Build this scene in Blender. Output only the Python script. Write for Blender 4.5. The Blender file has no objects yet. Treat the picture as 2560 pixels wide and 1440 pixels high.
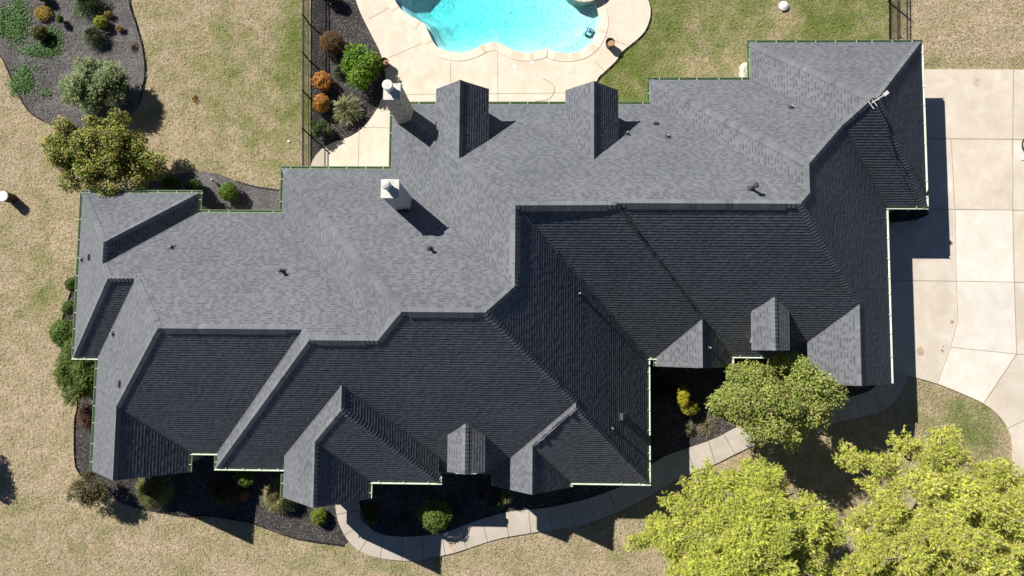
import bpy, bmesh, math, random
import numpy as np
from mathutils import Matrix, Vector
random.seed(7); rng = np.random.default_rng(11)
S = bpy.context.scene; COL = S.collection

# ------------------------------------------------------------------ camera, sky, sun, exposure
D = 38.0                       # metres from the camera down to the gutters
GH = 0.07316 * D               # gutter height above the ground
HC = D + GH
def rx(a): return np.array([[1,0,0],[0,math.cos(a),-math.sin(a)],[0,math.sin(a),math.cos(a)]])
def ry(a): return np.array([[math.cos(a),0,math.sin(a)],[0,1,0],[-math.sin(a),0,math.cos(a)]])
def rz(a): return np.array([[math.cos(a),-math.sin(a),0],[math.sin(a),math.cos(a),0],[0,0,1]])
CM = rz(0.00689) @ rx(0.07366) @ ry(0.02682)
cam = bpy.data.cameras.new('camera'); camo = bpy.data.objects.new('camera', cam); COL.objects.link(camo)
cam.sensor_width = 36; cam.lens = 36 * 1800 / 2560; cam.clip_end = 2000; cam.clip_start = 0.5
mw = Matrix.Identity(4)
for i in range(3):
    for j in range(3): mw[i][j] = CM[i, j]
mw[2][3] = HC
camo.matrix_world = mw
S.camera = camo
SX, SY = 0.95059, -0.84314    # ground shadow of a 1 m pole
sdir = Vector((-SX, -SY, 1)).normalized()
elev = math.asin(sdir.z); azim = math.atan2(sdir.x, sdir.y)
W = bpy.data.worlds.new('World'); S.world = W; W.use_nodes = True
nt = W.node_tree; bg = nt.nodes['Background']
sky = nt.nodes.new('ShaderNodeTexSky'); sky.sky_type = 'NISHITA'; sky.sun_disc = False
sky.air_density = 0.5; sky.dust_density = 0.0; sky.ozone_density = 3.5; sky.altitude = 300
sky.sun_elevation = elev; sky.sun_rotation = azim
nt.links.new(sky.outputs[0], bg.inputs[0]); bg.inputs[1].default_value = 0.05
sl = bpy.data.lights.new('sun', 'SUN'); sl.energy = 5.0; sl.angle = math.radians(0.5); sl.color = (1, 0.955, 0.88)
so = bpy.data.objects.new('sun', sl); COL.objects.link(so); so.location = (-30, 30, 60)
so.rotation_euler = sdir.to_track_quat('Z', 'Y').to_euler()
S.view_settings.view_transform = 'Standard'; S.view_settings.look = 'None'
S.view_settings.exposure = 0.52; S.view_settings.gamma = 1
S.render.engine = 'CYCLES'
S.cycles.max_bounces = 6; S.cycles.transparent_max_bounces = 12

def at(px, py, z=0.0):
    d = CM @ np.array([(px - 1280) / 1800, (720 - py) / 1800, -1.0])
    k = (HC - z) / -d[2]
    return (d[0] * k, d[1] * k, z)
def ats(pts, z=0.0): return [at(x, y, z) for x, y in pts]

# ------------------------------------------------------------------ helpers
def tag(o, label=None, cat=None, group=None, kind=None):
    if label: o['label'] = label
    if cat: o['category'] = cat
    if group: o['group'] = group
    if kind: o['kind'] = kind
    return o
def empty(name, loc, label=None, cat=None, group=None):
    o = bpy.data.objects.new(name, None); COL.objects.link(o); o.location = loc; o.empty_display_size = .2
    return tag(o, label, cat, group)
class MB:
    """collects vertices and faces, then links them as one mesh object"""
    def __init__(s): s.v = []; s.f = []; s.m = []; s.t = []
    def poly(s, pts, m=0, t=0.5):
        b = len(s.v); s.v += [tuple(p) for p in pts]; s.f.append(tuple(range(b, b + len(pts)))); s.m.append(m); s.t.append(t)
    def quad(s, a, b, c, d, m=0, t=0.5): s.poly((a, b, c, d), m, t)
    def box(s, x0, x1, y0, y1, z0, z1, m=0, t=0.5, M=None):
        P = [(x, y, z) for z in (z0, z1) for y in (y0, y1) for x in (x0, x1)]
        if M is not None: P = [tuple(M @ Vector(p)) for p in P]
        b = len(s.v); s.v += P
        for f in ((0,2,3,1),(4,5,7,6),(0,1,5,4),(2,6,7,3),(0,4,6,2),(1,3,7,5)):
            s.f.append(tuple(b + i for i in f)); s.m.append(m); s.t.append(t)
    def ring(s, prof, c=(0,0,0), n=24, m=0, close=True, M=None, cap=True):
        """lathe: prof = list of (r, z)"""
        b = len(s.v)
        for r, z in prof:
            for k in range(n):
                a = 2 * math.pi * k / n; p = (c[0] + r * math.cos(a), c[1] + r * math.sin(a), c[2] + z)
                s.v.append(tuple(M @ Vector(p)) if M is not None else p)
        for i in range(len(prof) - 1):
            for k in range(n):
                k2 = (k + 1) % n
                s.f.append((b+i*n+k, b+i*n+k2, b+(i+1)*n+k2, b+(i+1)*n+k)); s.m.append(m); s.t.append(.5)
        if cap:
            s.f.append(tuple(b + k for k in range(n))[::-1]); s.m.append(m); s.t.append(.5)
            s.f.append(tuple(b + (len(prof)-1)*n + k for k in range(n))); s.m.append(m); s.t.append(.5)
    def tube(s, pts, r, n=6, m=0):
        pts = [Vector(p) for p in pts]; rr = r if isinstance(r, (list, tuple)) else [r] * len(pts); b = len(s.v)
        for i, p in enumerate(pts):
            d = (pts[min(i+1, len(pts)-1)] - pts[max(i-1, 0)])
            if d.length < 1e-9: d = Vector((0,0,1))
            d.normalize(); u = d.orthogonal().normalized() if abs(d.z) < .98 else Vector((1,0,0)); u = (u - d * u.dot(d)).normalized(); w = d.cross(u)
            for k in range(n):
                a = 2 * math.pi * k / n; s.v.append(tuple(p + (u * math.cos(a) + w * math.sin(a)) * rr[i]))
        for i in range(len(pts) - 1):
            for k in range(n):
                k2 = (k + 1) % n; s.f.append((b+i*n+k, b+i*n+k2, b+(i+1)*n+k2, b+(i+1)*n+k)); s.m.append(m); s.t.append(.5)
        s.f.append(tuple(b + k for k in range(n))[::-1]); s.m.append(m); s.t.append(.5)
        s.f.append(tuple(b + (len(pts)-1)*n + k for k in range(n))); s.m.append(m); s.t.append(.5)
    def prism(s, pts, z0, z1, m=0, ms=None):
        """pts 2-D or 3-D outline, extruded between z0 and z1"""
        P = [(p[0], p[1]) for p in pts]
        A = sum(P[i][0]*P[(i+1)%len(P)][1]-P[(i+1)%len(P)][0]*P[i][1] for i in range(len(P)))
        if A < 0: P = P[::-1]
        s.poly([(x, y, z1) for x, y in P], m)
        ms = m if ms is None else ms
        for i in range(len(P)):
            a, b = P[i], P[(i+1) % len(P)]
            s.quad((a[0],a[1],z0),(b[0],b[1],z0),(b[0],b[1],z1),(a[0],a[1],z1), ms)
    def build(s, name, mats, parent=None, smooth=False, loc=None, bevel=0):
        me = bpy.data.meshes.new(name)
        V = s.v
        if loc is not None: V = [(x-loc[0], y-loc[1], z-loc[2]) for x, y, z in V]
        me.from_pydata(V, [], s.f)
        for mm in (mats if isinstance(mats, (list, tuple)) else [mats]): me.materials.append(mm)
        me.polygons.foreach_set('material_index', s.m)
        a = me.attributes.new('tone', 'FLOAT', 'FACE'); a.data.foreach_set('value', s.t)
        if smooth: me.polygons.foreach_set('use_smooth', [True] * len(s.f))
        me.update()
        o = bpy.data.objects.new(name, me); COL.objects.link(o)
        if loc is not None: o.location = loc
        if parent is not None:
            o.parent = parent
            if loc is None: o.matrix_parent_inverse = Matrix.Translation(parent.location).inverted() if parent.parent is None else o.matrix_parent_inverse
        if bevel:
            b = o.modifiers.new('bevel', 'BEVEL'); b.width = bevel; b.segments = 2; b.limit_method = 'ANGLE'
        return o
def spline(pts, n=8, closed=False):
    P = [np.array(p, float) for p in pts]; out = []; N = len(P)
    for i in range(N if closed else N - 1):
        p0 = P[(i-1) % N] if closed or i > 0 else P[0]; p1 = P[i]; p2 = P[(i+1) % N]; p3 = P[(i+2) % N] if closed or i + 2 < N else P[-1]
        for k in range(n):
            t = k / n
            out.append(tuple(.5 * (2*p1 + (p2-p0)*t + (2*p0-5*p1+4*p2-p3)*t*t + (-p0+3*p1-3*p2+p3)*t**3)))
    if not closed: out.append(tuple(P[-1]))
    return out
def inside(x, y, poly):
    c = False; n = len(poly); j = n - 1
    for i in range(n):
        xi, yi = poly[i][0], poly[i][1]; xj, yj = poly[j][0], poly[j][1]
        if (yi > y) != (yj > y) and x < (xj-xi)*(y-yi)/(yj-yi)+xi: c = not c
        j = i
    return c

# ------------------------------------------------------------------ materials
class NT:
    def __init__(s, name):
        s.m = bpy.data.materials.new(name); s.m.use_nodes = True; s.t = s.m.node_tree; s.n = s.t.nodes; s.b = s.n['Principled BSDF']
        s.b.inputs['Specular IOR Level'].default_value = 0.25
        s.co = s.n.new('ShaderNodeTexCoord').outputs['Object']; g = s.n.new('ShaderNodeNewGeometry'); s.pos = g.outputs['Position']; s.geo = g
    def link(s, a, b): s.t.links.new(a, b)
    def val(s, sock, v):
        if hasattr(v, 'links'): s.link(v, sock)
        else: sock.default_value = v
    def noise(s, sc, det=3, ro=.55, vec=None, dist=0):
        n = s.n.new('ShaderNodeTexNoise'); n.inputs['Scale'].default_value = sc; n.inputs['Detail'].default_value = det; n.inputs['Roughness'].default_value = ro; n.inputs['Distortion'].default_value = dist
        s.link(vec if vec is not None else s.pos, n.inputs['Vector']); return n.outputs[0]
    def voro(s, sc, out='Distance', feat='F1', vec=None):
        n = s.n.new('ShaderNodeTexVoronoi'); n.feature = feat; n.inputs['Scale'].default_value = sc; s.link(vec if vec is not None else s.pos, n.inputs['Vector']); return n.outputs[out]
    def ramp(s, f, stops, ip='LINEAR'):
        n = s.n.new('ShaderNodeValToRGB'); n.color_ramp.interpolation = ip; e = n.color_ramp.elements
        while len(e) < len(stops): e.new(.5)
        for k, (p, c) in enumerate(stops):
            e[k].position = p; e[k].color = (c, c, c, 1) if not isinstance(c, (tuple, list)) else (*c, 1)
        s.val(n.inputs[0], f); return n.outputs[0]
    def mix(s, f, a, b, mode='MIX'):
        n = s.n.new('ShaderNodeMix'); n.data_type = 'RGBA'; n.blend_type = mode
        s.val(n.inputs[0], f)
        s.val(n.inputs[6], (*a, 1) if isinstance(a, tuple) else a); s.val(n.inputs[7], (*b, 1) if isinstance(b, tuple) else b); return n.outputs[2]
    def math(s, op, a, b=0.0):
        n = s.n.new('ShaderNodeMath'); n.operation = op; s.val(n.inputs[0], a); s.val(n.inputs[1], b); return n.outputs[0]
    def attr(s, name, out='Fac'):
        n = s.n.new('ShaderNodeAttribute'); n.attribute_name = name; return n.outputs[out]
    def bump(s, h, d=.02, st=1.0):
        n = s.n.new('ShaderNodeBump'); n.inputs['Distance'].default_value = d; n.inputs['Strength'].default_value = st
        s.val(n.inputs['Height'], h); s.link(n.outputs[0], s.b.inputs['Normal'])
    def col(s, c): s.val(s.b.inputs['Base Color'], (*c, 1) if isinstance(c, tuple) else c)
    def set(s, **k):
        for a, v in k.items(): s.val(s.b.inputs[a.replace('_', ' ')], v)
        return s.m
def plain(name, c, rough=.6, metal=0, var=.12, sc=4, spec=.3):
    t = NT(name); n = t.noise(sc, 4)
    t.col(t.mix(t.ramp(n, [(.3, 0.0), (.7, 1.0)]), tuple(x*(1-var) for x in c), tuple(min(1, x*(1+var)) for x in c)))
    return t.set(Roughness=rough, Metallic=metal, Specular_IOR_Level=spec)

def m_shingle():
    t = NT('shingle'); tone = t.attr('tone'); g = t.noise(55, 2, .7); big = t.noise(.35, 3)
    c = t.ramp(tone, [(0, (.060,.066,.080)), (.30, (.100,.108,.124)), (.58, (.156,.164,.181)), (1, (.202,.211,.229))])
    c = t.mix(.5, c, t.ramp(g, [(.25, .7), (.75, 1.25)]), 'MULTIPLY'); c = t.mix(.5, c, t.ramp(big, [(.3, .82), (.7, 1.14)]), 'MULTIPLY'); c = t.mix(.35, c, t.ramp(t.noise(1.6, 4, .6), [(.35, .84), (.65, 1.1)]), 'MULTIPLY')
    t.col(c); t.bump(g, .004, .6); return t.set(Roughness=.95, Specular_IOR_Level=.12)
M_SH = m_shingle()
M_DECKBOARD = plain('roof_deck', (.05,.05,.055), .9)
M_GREEN = plain('gutter_green', (.20,.31,.13), .45, 0, .2, 6)
M_WHITE = plain('white_paint', (.66,.68,.62), .4, 0, .12)
M_FASCIA = plain('fascia_paint', (.30,.33,.26), .5)
def m_stone(name, cols, sc, mortar=(.5,.47,.42)):
    t = NT(name); v = t.n.new('ShaderNodeTexVoronoi'); v.inputs['Scale'].default_value = sc
    mp = t.n.new('ShaderNodeMapping'); mp.inputs['Scale'].default_value = (1, 1, 1.9); t.link(t.pos, mp.inputs[0]); t.link(mp.outputs[0], v.inputs['Vector'])
    sep = t.n.new('ShaderNodeSeparateColor'); t.link(v.outputs['Color'], sep.inputs[0])
    c = t.ramp(sep.outputs[0], [(i/(len(cols)-1), k) for i, k in enumerate(cols)])
    e = t.voro(sc, 'Distance', 'DISTANCE_TO_EDGE', mp.outputs[0])
    c = t.mix(t.ramp(e, [(.03, 1.0), (.07, 0.0)]), c, mortar); n = t.noise(9, 4)
    c = t.mix(.5, c, t.ramp(n, [(.3, .7), (.7, 1.2)]), 'MULTIPLY'); t.col(c); t.bump(t.ramp(e, [(.0, 0.0), (.12, 1.0)]), .03); return t.set(Roughness=.85)
M_LIME = m_stone('limestone', [(.52,.47,.38), (.42,.36,.27), (.60,.56,.48), (.36,.26,.17), (.5,.46,.4)], 3.2)
M_CHIM = m_stone('chimney_stone', [(.62,.58,.50), (.5,.45,.38), (.68,.65,.6), (.42,.24,.14), (.55,.52,.47), (.6,.56,.5)], 3.4, (.55,.53,.5))
M_STUCCO = plain('grey_stucco', (.42,.44,.46), .9, 0, .08, 8)
M_CAP = plain('white_metal', (.64,.63,.58), .4, 0, .14, 5)
M_LEAD = plain('vent_lead', (.07,.07,.08), .5); M_PIPE = plain('vent_pipe', (.55,.56,.57), .4)
M_BLACK = plain('black_metal', (.012,.012,.013), .4); M_BLKPL = plain('black_plastic', (.022,.023,.026), .45)
t = NT('window_glass'); t.col((.02,.03,.035)); M_GLASS = t.set(Roughness=.05, Specular_IOR_Level=.9)
M_DOOR = plain('brown_wood', (.13,.07,.035), .5)

def m_lawn():
    t = NT('grass_lawn'); gr = t.attr('green'); dirt = t.attr('dirt')
    n0 = t.noise(.22, 4, .6); n1 = t.noise(.9, 5, .62, dist=.4); n2 = t.noise(5.5, 5, .68, dist=.6); n3 = t.noise(17, 4, .72, dist=.8)
    g = t.math('ADD', t.math('ADD', t.math('MULTIPLY', n0, .45), t.math('MULTIPLY', n1, 1.15)), t.math('MULTIPLY', n2, .65))
    g = t.math('ADD', g, gr)
    c = t.ramp(t.math('SUBTRACT', g, .61), [(.36, (.53,.43,.295)), (.54, (.44,.365,.225)), (.68, (.345,.315,.165)), (.84, (.235,.25,.09)), (1.0, (.15,.195,.045))])
    c = t.mix(t.ramp(t.noise(1.9, 4, .6), [(.54, 0.0), (.70, .5)]), c, (.33,.235,.165))
    c = t.mix(t.math('MULTIPLY', dirt, .85), c, t.ramp(n2, [(.3, (.42,.31,.20)), (.7, (.56,.43,.30))]))
    s = t.ramp(n3, [(.30, .55), (.48, .98), (.70, 1.4)]); c = t.mix(.75, c, s, 'MULTIPLY')
    s2 = t.ramp(n2, [(.34, .50), (.50, .98), (.66, 1.22)]); c = t.mix(.85, c, s2, 'MULTIPLY')  # speckle ramps: grass mottling plus small shadows painted into the colour
    t.col(c); t.bump(t.math('ADD', t.math('MULTIPLY', n3, .6), n2), .075, .9); return t.set(Roughness=1, Specular_IOR_Level=.05)
M_LAWN = m_lawn()
def m_mulch(name, dark, mid, light):
    t = NT(name); w = t.noise(13, 4, .75, dist=2.2); v = t.voro(26, 'Color'); sep = t.n.new('ShaderNodeSeparateColor'); t.link(v, sep.inputs[0])
    big = t.noise(.7, 4)
    c = t.ramp(w, [(.28, dark), (.5, mid), (.74, light)])
    c = t.mix(t.ramp(sep.outputs[0], [(.86, 0.0), (.93, .8)]), c, (.36,.32,.29)); c = t.mix(.8, c, t.ramp(big, [(.3, .6), (.7, 1.35)]), 'MULTIPLY')
    t.col(c); t.bump(t.math('ADD', w, t.math('MULTIPLY', sep.outputs[1], .4)), .07); return t.set(Roughness=1, Specular_IOR_Level=.08)
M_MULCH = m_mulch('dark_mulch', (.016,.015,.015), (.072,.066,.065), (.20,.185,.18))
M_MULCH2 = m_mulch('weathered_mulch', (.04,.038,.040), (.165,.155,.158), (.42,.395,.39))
def m_conc(name, a, b, sc=1.2, grain=.14):
    t = NT(name); n = t.noise(sc, 6, .62, dist=.5); n2 = t.noise(14, 4, .65); n3 = t.noise(.35, 3)
    c = t.mix(t.ramp(n, [(.32, 0.0), (.68, 1.0)]), a, b); c = t.mix(grain*2, c, t.ramp(n2, [(.3, .75), (.7, 1.18)]), 'MULTIPLY')
    c = t.mix(.4, c, t.ramp(n3, [(.3, .84), (.7, 1.1)]), 'MULTIPLY'); t.col(c); t.bump(n2, .004, .5); return t.set(Roughness=.85, Specular_IOR_Level=.2)
M_DECK = m_conc('pool_deck_concrete', (.68,.58,.455), (.77,.69,.58))
M_DRIVE = m_conc('driveway_concrete', (.57,.495,.405), (.69,.62,.535), .8, .2)
M_PALE = m_conc('pale_concrete', (.68,.62,.54), (.78,.73,.66))
M_WALK = m_conc('sidewalk_concrete', (.46,.41,.34), (.56,.50,.43))
M_JOINT = plain('joint', (.33,.27,.21), .95); M_STAIN = plain('rust_stain', (.47,.35,.24), .9, 0, .25, 5)
def m_leaf(name='leaf', trans=.35, rough=.55, spec=.3):
    t = NT(name); c = t.attr('Col', 'Color'); t.col(c); t.set(Roughness=rough, Specular_IOR_Level=spec)
    tr = t.n.new('ShaderNodeBsdfTranslucent'); t.link(c, tr.inputs[0]); mx = t.n.new('ShaderNodeMixShader'); mx.inputs[0].default_value = trans
    o = t.n['Material Output']; t.link(t.b.outputs[0], mx.inputs[1]); t.link(tr.outputs[0], mx.inputs[2]); t.link(mx.outputs[0], o.inputs[0]); return t.m
M_LEAF = m_leaf(); M_BARK = plain('bark', (.20,.16,.12), .9, 0, .3, 9); M_TWIG = plain('grey_twig', (.42,.37,.33), .9)

# ------------------------------------------------------------------ ground
DECK = [(872,-90),(884,-30),(890,0),(905,40),(930,90),(950,130),(962,170),(965,200),(960,232),(945,270),(922,305),(897,330),(868,346),(838,356),(810,370),(787,395),(776,425),(776,470)]
DECK_R = [(1462,300),(1490,206),(1512,180),(1540,153),(1549,137),(1562,124),(1592,100),(1612,78),(1624,48),(1625,20),(1615,-10),(1590,-60),(1540,-120)]
deck_out = [at(*p)[:2] for p in spline(DECK, 4)] + [at(*p)[:2] for p in [(1000,470),(1300,470)]] + [at(*p)[:2] for p in spline(DECK_R, 4)] + [at(1300,-330)[:2], at(900,-260)[:2]]
POOL = [(987,0),(995,16),(1012,34),(1036,48),(1059,61),(1070,82),(1082,106),(1097,122),(1122,131),(1153,134),(1187,125),(1212,112),(1244,109),(1272,123),(1294,132),(1325,134),(1353,128),(1369,124),(1388,132),(1419,136),(1456,128),(1481,109),(1496,80),(1501,52),(1495,26),(1486,0),(1478,-40),(1450,-110),(1380,-170),(1280,-200),(1160,-180),(1070,-130),(1010,-70),(988,-30)]
pool_out = [at(x, y, .05)[:2] for x, y in spline(POOL, 4, True)]
gx = np.arange(-38, 40.01, .4); gy = np.arange(-22, 30.01, .4)
def blob(px, py, X, Y, rx_, ry_): return np.exp(-(((px-X)/rx_)**2 + ((py-Y)/ry_)**2))
def topx(x, y):
    c = CM.T @ np.array([x, y, -HC]); return 1280 + 1800*c[0]/-c[2], 720 - 1800*c[1]/-c[2]
mb = MB(); idx = {}; green = []; dirt = []
for j, y in enumerate(gy):
    for i, x in enumerate(gx):
        px, py = topx(x, y); idx[(i, j)] = len(mb.v)
        mb.v.append((x, y, -.02 + .012*math.sin(x*1.3+y*.7)*math.cos(y*1.1)))
        g = .34*blob(px, py, 735, 120, 48, 330) + .15*blob(px, py, 620, 250, 110, 200) + .10*blob(px, py, 560, 80, 60, 80)
        if 1480 < px < 2232 and py < 330: g += .33 - .14*blob(px, py, 1960, 60, 60, 90) - .12*blob(px, py, 1720, 180, 70, 60) + .06*math.sin(px*.013)
        g += .22*blob(px, py, 2400, 1040, 120, 70) + .10*blob(px, py, 2440, 1110, 90, 90) + .12*blob(px, py, 900, 1390, 130, 40) + .07*blob(px, py, 1150, 1400, 200, 30)
        g += .10*blob(px, py, 100, 760, 90, 120) + .06*blob(px, py, 420, 60, 60, 200) - .10*blob(px, py, 2450, 80, 160, 120) - .06*blob(px, py, 30, 1000, 200, 200)
        g += .22*blob(px, py, 2440, 160, 140, 14)
        green.append(g)
        dirt.append(float(min(1, .9*blob(px, py, 1968, 45, 24, 34) + .75*blob(px, py, 2550, 1260, 60, 60) + .8*blob(px, py, 1830, 1170, 120, 30) + .5*blob(px, py, 60, 260, 40, 60) + .3*blob(px, py, 1550, 1420, 160, 40))))
shr = [at(*p)[:2] for p in [(905,-70),(985,330),(1300,330),(1460,250),(1520,145),(1590,70),(1590,-10),(1560,-60),(1300,-290)]]
for j in range(len(gy)-1):
    for i in range(len(gx)-1):
        if inside(gx[i]+.2, gy[j]+.2, shr): continue
        mb.f.append((idx[(i,j)], idx[(i+1,j)], idx[(i+1,j+1)], idx[(i,j+1)])); mb.m.append(0); mb.t.append(.5)
X0, X1, Y0, Y1 = gx[0], gx[-1], gy[0], gy[-1]; BIG = 900
for a, b, c, d in (((-BIG,-BIG),(BIG,-BIG),(X1,Y0),(X0,Y0)), ((X0,Y1),(X1,Y1),(BIG,BIG),(-BIG,BIG)), ((-BIG,-BIG),(X0,Y0),(X0,Y1),(-BIG,BIG)), ((X1,Y0),(BIG,-BIG),(BIG,BIG),(X1,Y1))):
    mb.quad(*[(p[0], p[1], -.02) for p in (a, b, c, d)]); green += [0]*4; dirt += [0]*4
lawn = mb.build('lawn', M_LAWN); tag(lawn, kind='structure')
for nm, arr in (('green', green), ('dirt', dirt)):
    a = lawn.data.attributes.new(nm, 'FLOAT', 'POINT'); a.data.foreach_set('value', arr)

def strip(mb, a, b, w, z, m, n=6):
    a = np.array(a[:2]); b = np.array(b[:2]); d = b-a; d /= np.linalg.norm(d); q = np.array([-d[1], d[0]])*w/2
    mb.quad((*(a-q), z), (*(b-q), z), (*(b+q), z), (*(a+q), z), m)
# pool deck with the pool cut out of it
bm = bmesh.new(); ZD = .10
def loop(pts, z):
    vs = [bm.verts.new((x, y, z)) for x, y in pts]; return [bm.edges.new((vs[i], vs[(i+1) % len(vs)])) for i in range(len(vs))]
e1 = loop(deck_out, ZD)
def offset_loop(pts, d):
    P = np.array(pts); n = len(P); out = []
    A = sum(P[i][0]*P[(i+1)%n][1]-P[(i+1)%n][0]*P[i][1] for i in range(n)); sg = 1 if A > 0 else -1
    for i in range(n):
        t_ = P[(i+1) % n]-P[i-1]; t_ /= np.linalg.norm(t_)+1e-9; out.append(tuple(P[i] + sg*d*np.array([t_[1], -t_[0]])))
    return out
cop_out = offset_loop(pool_out, .46); cop_in = offset_loop(pool_out, -.03)
e2 = loop(cop_out, ZD)
bmesh.ops.triangle_fill(bm, use_beauty=True, use_dissolve=False, edges=e1+e2)
me = bpy.data.meshes.new('pool_deck')
ms = MB(); vmap = {v: i for i, v in enumerate(bm.verts)}
ms.v = [tuple(v.co) for v in bm.verts]
for f in bm.faces:
    ids = [vmap[v] for v in f.verts]
    if f.normal.z < 0: ids = ids[::-1]
    ms.f.append(tuple(ids)); ms.m.append(0); ms.t.append(.5)
bm.free()
for i in range(len(deck_out)):
    a, b = deck_out[i], deck_out[(i+1) % len(deck_out)]; ms.quad((*a, -.3), (*b, -.3), (*b, ZD), (*a, ZD))
for a, b in (((922,48),(977,16)), ((972,144),(1056,108)), ((1127,156),(1125,240)), ((1244,130),(1245,262)), ((1012,236),(1470,232)), ((897,318),(980,320)), ((898,319),(895,440)), ((1513,91),(1566,113)), ((1484,150),(1512,178)), ((1540,-5),(1612,-30)), ((940,-60),(985,-50))):
    strip(ms, at(*a, ZD), at(*b, ZD), .028, ZD+.004, 1)
tag(ms.build('pool_deck', [M_DECK, M_JOINT]), kind='structure')
# coping stones
def m_coping():
    t = NT('coping_stone'); c = t.ramp(t.attr('tone'), [(0, (.78,.69,.57)), (.45, (.76,.67,.54)), (.7, (.71,.60,.46)), (.85, (.68,.53,.38)), (1, (.80,.74,.64))])
    n = t.noise(7, 4); t.col(t.mix(.5, c, t.ramp(n, [(.3, .78), (.7, 1.15)]), 'MULTIPLY')); t.bump(n, .01); return t.set(Roughness=.8)
mb = MB(); n = len(pool_out); k = 0; tone = .2
while k < n:
    st = random.choice((1, 2, 2)); tone = random.choice((.0, .1, .2, .3, .45, .98, .98, .72, .84))
    k1 = min(n, k+st)
    for i in range(k, k1):
        a, b, c, d = cop_in[i], cop_in[(i+1) % n], cop_out[(i+1) % n], cop_out[i]; zt = ZD+.022
        mb.quad((*a, zt), (*b, zt), (*c, zt), (*d, zt), 0, tone); mb.quad((*a, -.12), (*b, -.12), (*b, zt), (*a, zt), 0, tone); mb.quad((*d, ZD-.05), (*c, ZD-.05), (*c, zt), (*d, zt), 0, tone)
    k = k1
tag(mb.build('pool_coping', m_coping()), kind='structure')
# pool basin and water
pc = np.array(at(1250, -10)[:2]); PO = np.array(pool_out)
def depth(x, y, s):
    px, py = topx(x, y); far = min(1, max(0, (1500-px)/430)); d = .28 + 1.5*far**.9
    if py > 60: d *= .55 + .45*max(0, min(1, (150-py)/90))
    e = {1.0: .16, .95: .26}.get(s); return e if e else d*(.55 if s == .86 else .85 if s == .7 else 1)
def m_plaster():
    t = NT('pool_plaster_caustics'); v = t.voro(5.5, 'Distance', 'F1'); n = t.noise(8, 5, .7, dist=1.5)
    c = t.mix(t.ramp(n, [(.42, 0.0), (.58, 1.0)]), (.36,.58,.58), (.94,.97,.96)); c = t.mix(.3, c, t.ramp(v, [(.1, .8), (.6, 1.1)]), 'MULTIPLY')  # pale and dark speckle paints water caustics into the plaster colour
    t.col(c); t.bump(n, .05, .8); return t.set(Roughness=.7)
def rings(sc, zoff=0.0):
    out = []
    for s in sc:
        out.append([(*(pc + (p-pc)*s), -depth(*(pc + (p-pc)*s), s)-.02+zoff) for p in PO])
    return out
SC = (1.0, .95, .86, .7, .45, .2)
mb = MB(); R = rings(SC)
top = [(*p, .0) for p in cop_in]
for A_, B_ in zip([top] + R[:-1], R):
    for i in range(n): mb.quad(A_[i], A_[(i+1) % n], B_[(i+1) % n], B_[i])
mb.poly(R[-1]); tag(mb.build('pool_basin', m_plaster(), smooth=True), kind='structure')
t = NT('pool_water'); o = t.n['Material Output']; t.n.remove(t.b)
gl = t.n.new('ShaderNodeBsdfGlossy'); gl.inputs['Roughness'].default_value = .06; tp = t.n.new('ShaderNodeBsdfTransparent'); tp.inputs[0].default_value = (.93, 1, 1, 1)
fr = t.n.new('ShaderNodeFresnel'); fr.inputs[0].default_value = 1.33; mx = t.n.new('ShaderNodeMixShader'); bp = t.n.new('ShaderNodeBump'); bp.inputs['Distance'].default_value = .12
t.link(t.noise(4.5, 4, .6, dist=1.0), bp.inputs['Height']); t.link(bp.outputs[0], gl.inputs['Normal'])
bf = t.math('SUBTRACT', 1.0, t.geo.outputs['Backfacing']); t.link(t.math('MULTIPLY', fr.outputs[0], bf), mx.inputs[0]); t.link(tp.outputs[0], mx.inputs[1]); t.link(gl.outputs[0], mx.inputs[2]); t.link(mx.outputs[0], o.inputs['Surface'])
va = t.n.new('ShaderNodeVolumeAbsorption'); va.inputs['Color'].default_value = (.0, .90, .93, 1); va.inputs['Density'].default_value = 1.0; t.link(va.outputs[0], o.inputs['Volume'])
mb = MB(); R = rings(SC, .012); top = [(*(pc + (p-pc)*.999), .0) for p in PO]
mb.poly(top if sum(top[i][0]*top[(i+1)%n][1]-top[(i+1)%n][0]*top[i][1] for i in range(n)) > 0 else top[::-1])
for A_, B_ in zip([top] + R[:-1], R):
    for i in range(n): mb.quad(A_[i], A_[(i+1) % n], B_[(i+1) % n], B_[i])
mb.poly(R[-1]); tag(mb.build('pool_water', t.m), kind='structure')

# driveway, sidewalk, little pad
DR = [(2269,939),(2300,947),(2341,959),(2406,985),(2458,1009),(2494,1037),(2518,1070),(2530,1106),(2531,1150),(2522,1194),(2520,1204)]
dr_edge = spline(DR, 4); mb = MB()
full = [(2180,173.5),(2900,176),(2950,1240),(2600,1226)] + dr_edge[::-1] + [(2236,931),(2180,915)]
mb.prism([at(*p)[:2] for p in full], -.2, .055)
pale = [(2386,526),(2530,525),(2534,705),(2540,884),(2458,1007),(2406,983),(2342,957),(2375,868),(2393,800),(2389,702)]
mb.poly([at(x, y, .059) for x, y in pale][::-1], 1)
for q_, m_ in (([(2316,176),(2530,176),(2528,346),(2316,345)], 5), ([(2316,350),(2374,351),(2384,522),(2316,521)], 6), ([(2378,351),(2527,351),(2527,522),(2388,522)], 5), ([(2535,351),(2900,354),(2900,524),(2534,523)], 6), ([(2535,530),(2900,531),(2900,706),(2537,704)], 5), ([(2391,706),(2531,708),(2536,882),(2380,866),(2396,800)], 7)):
    mb.poly([at(x, y, .0615 if m_ == 7 else .058) for x, y in q_][::-1], m_)
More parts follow.
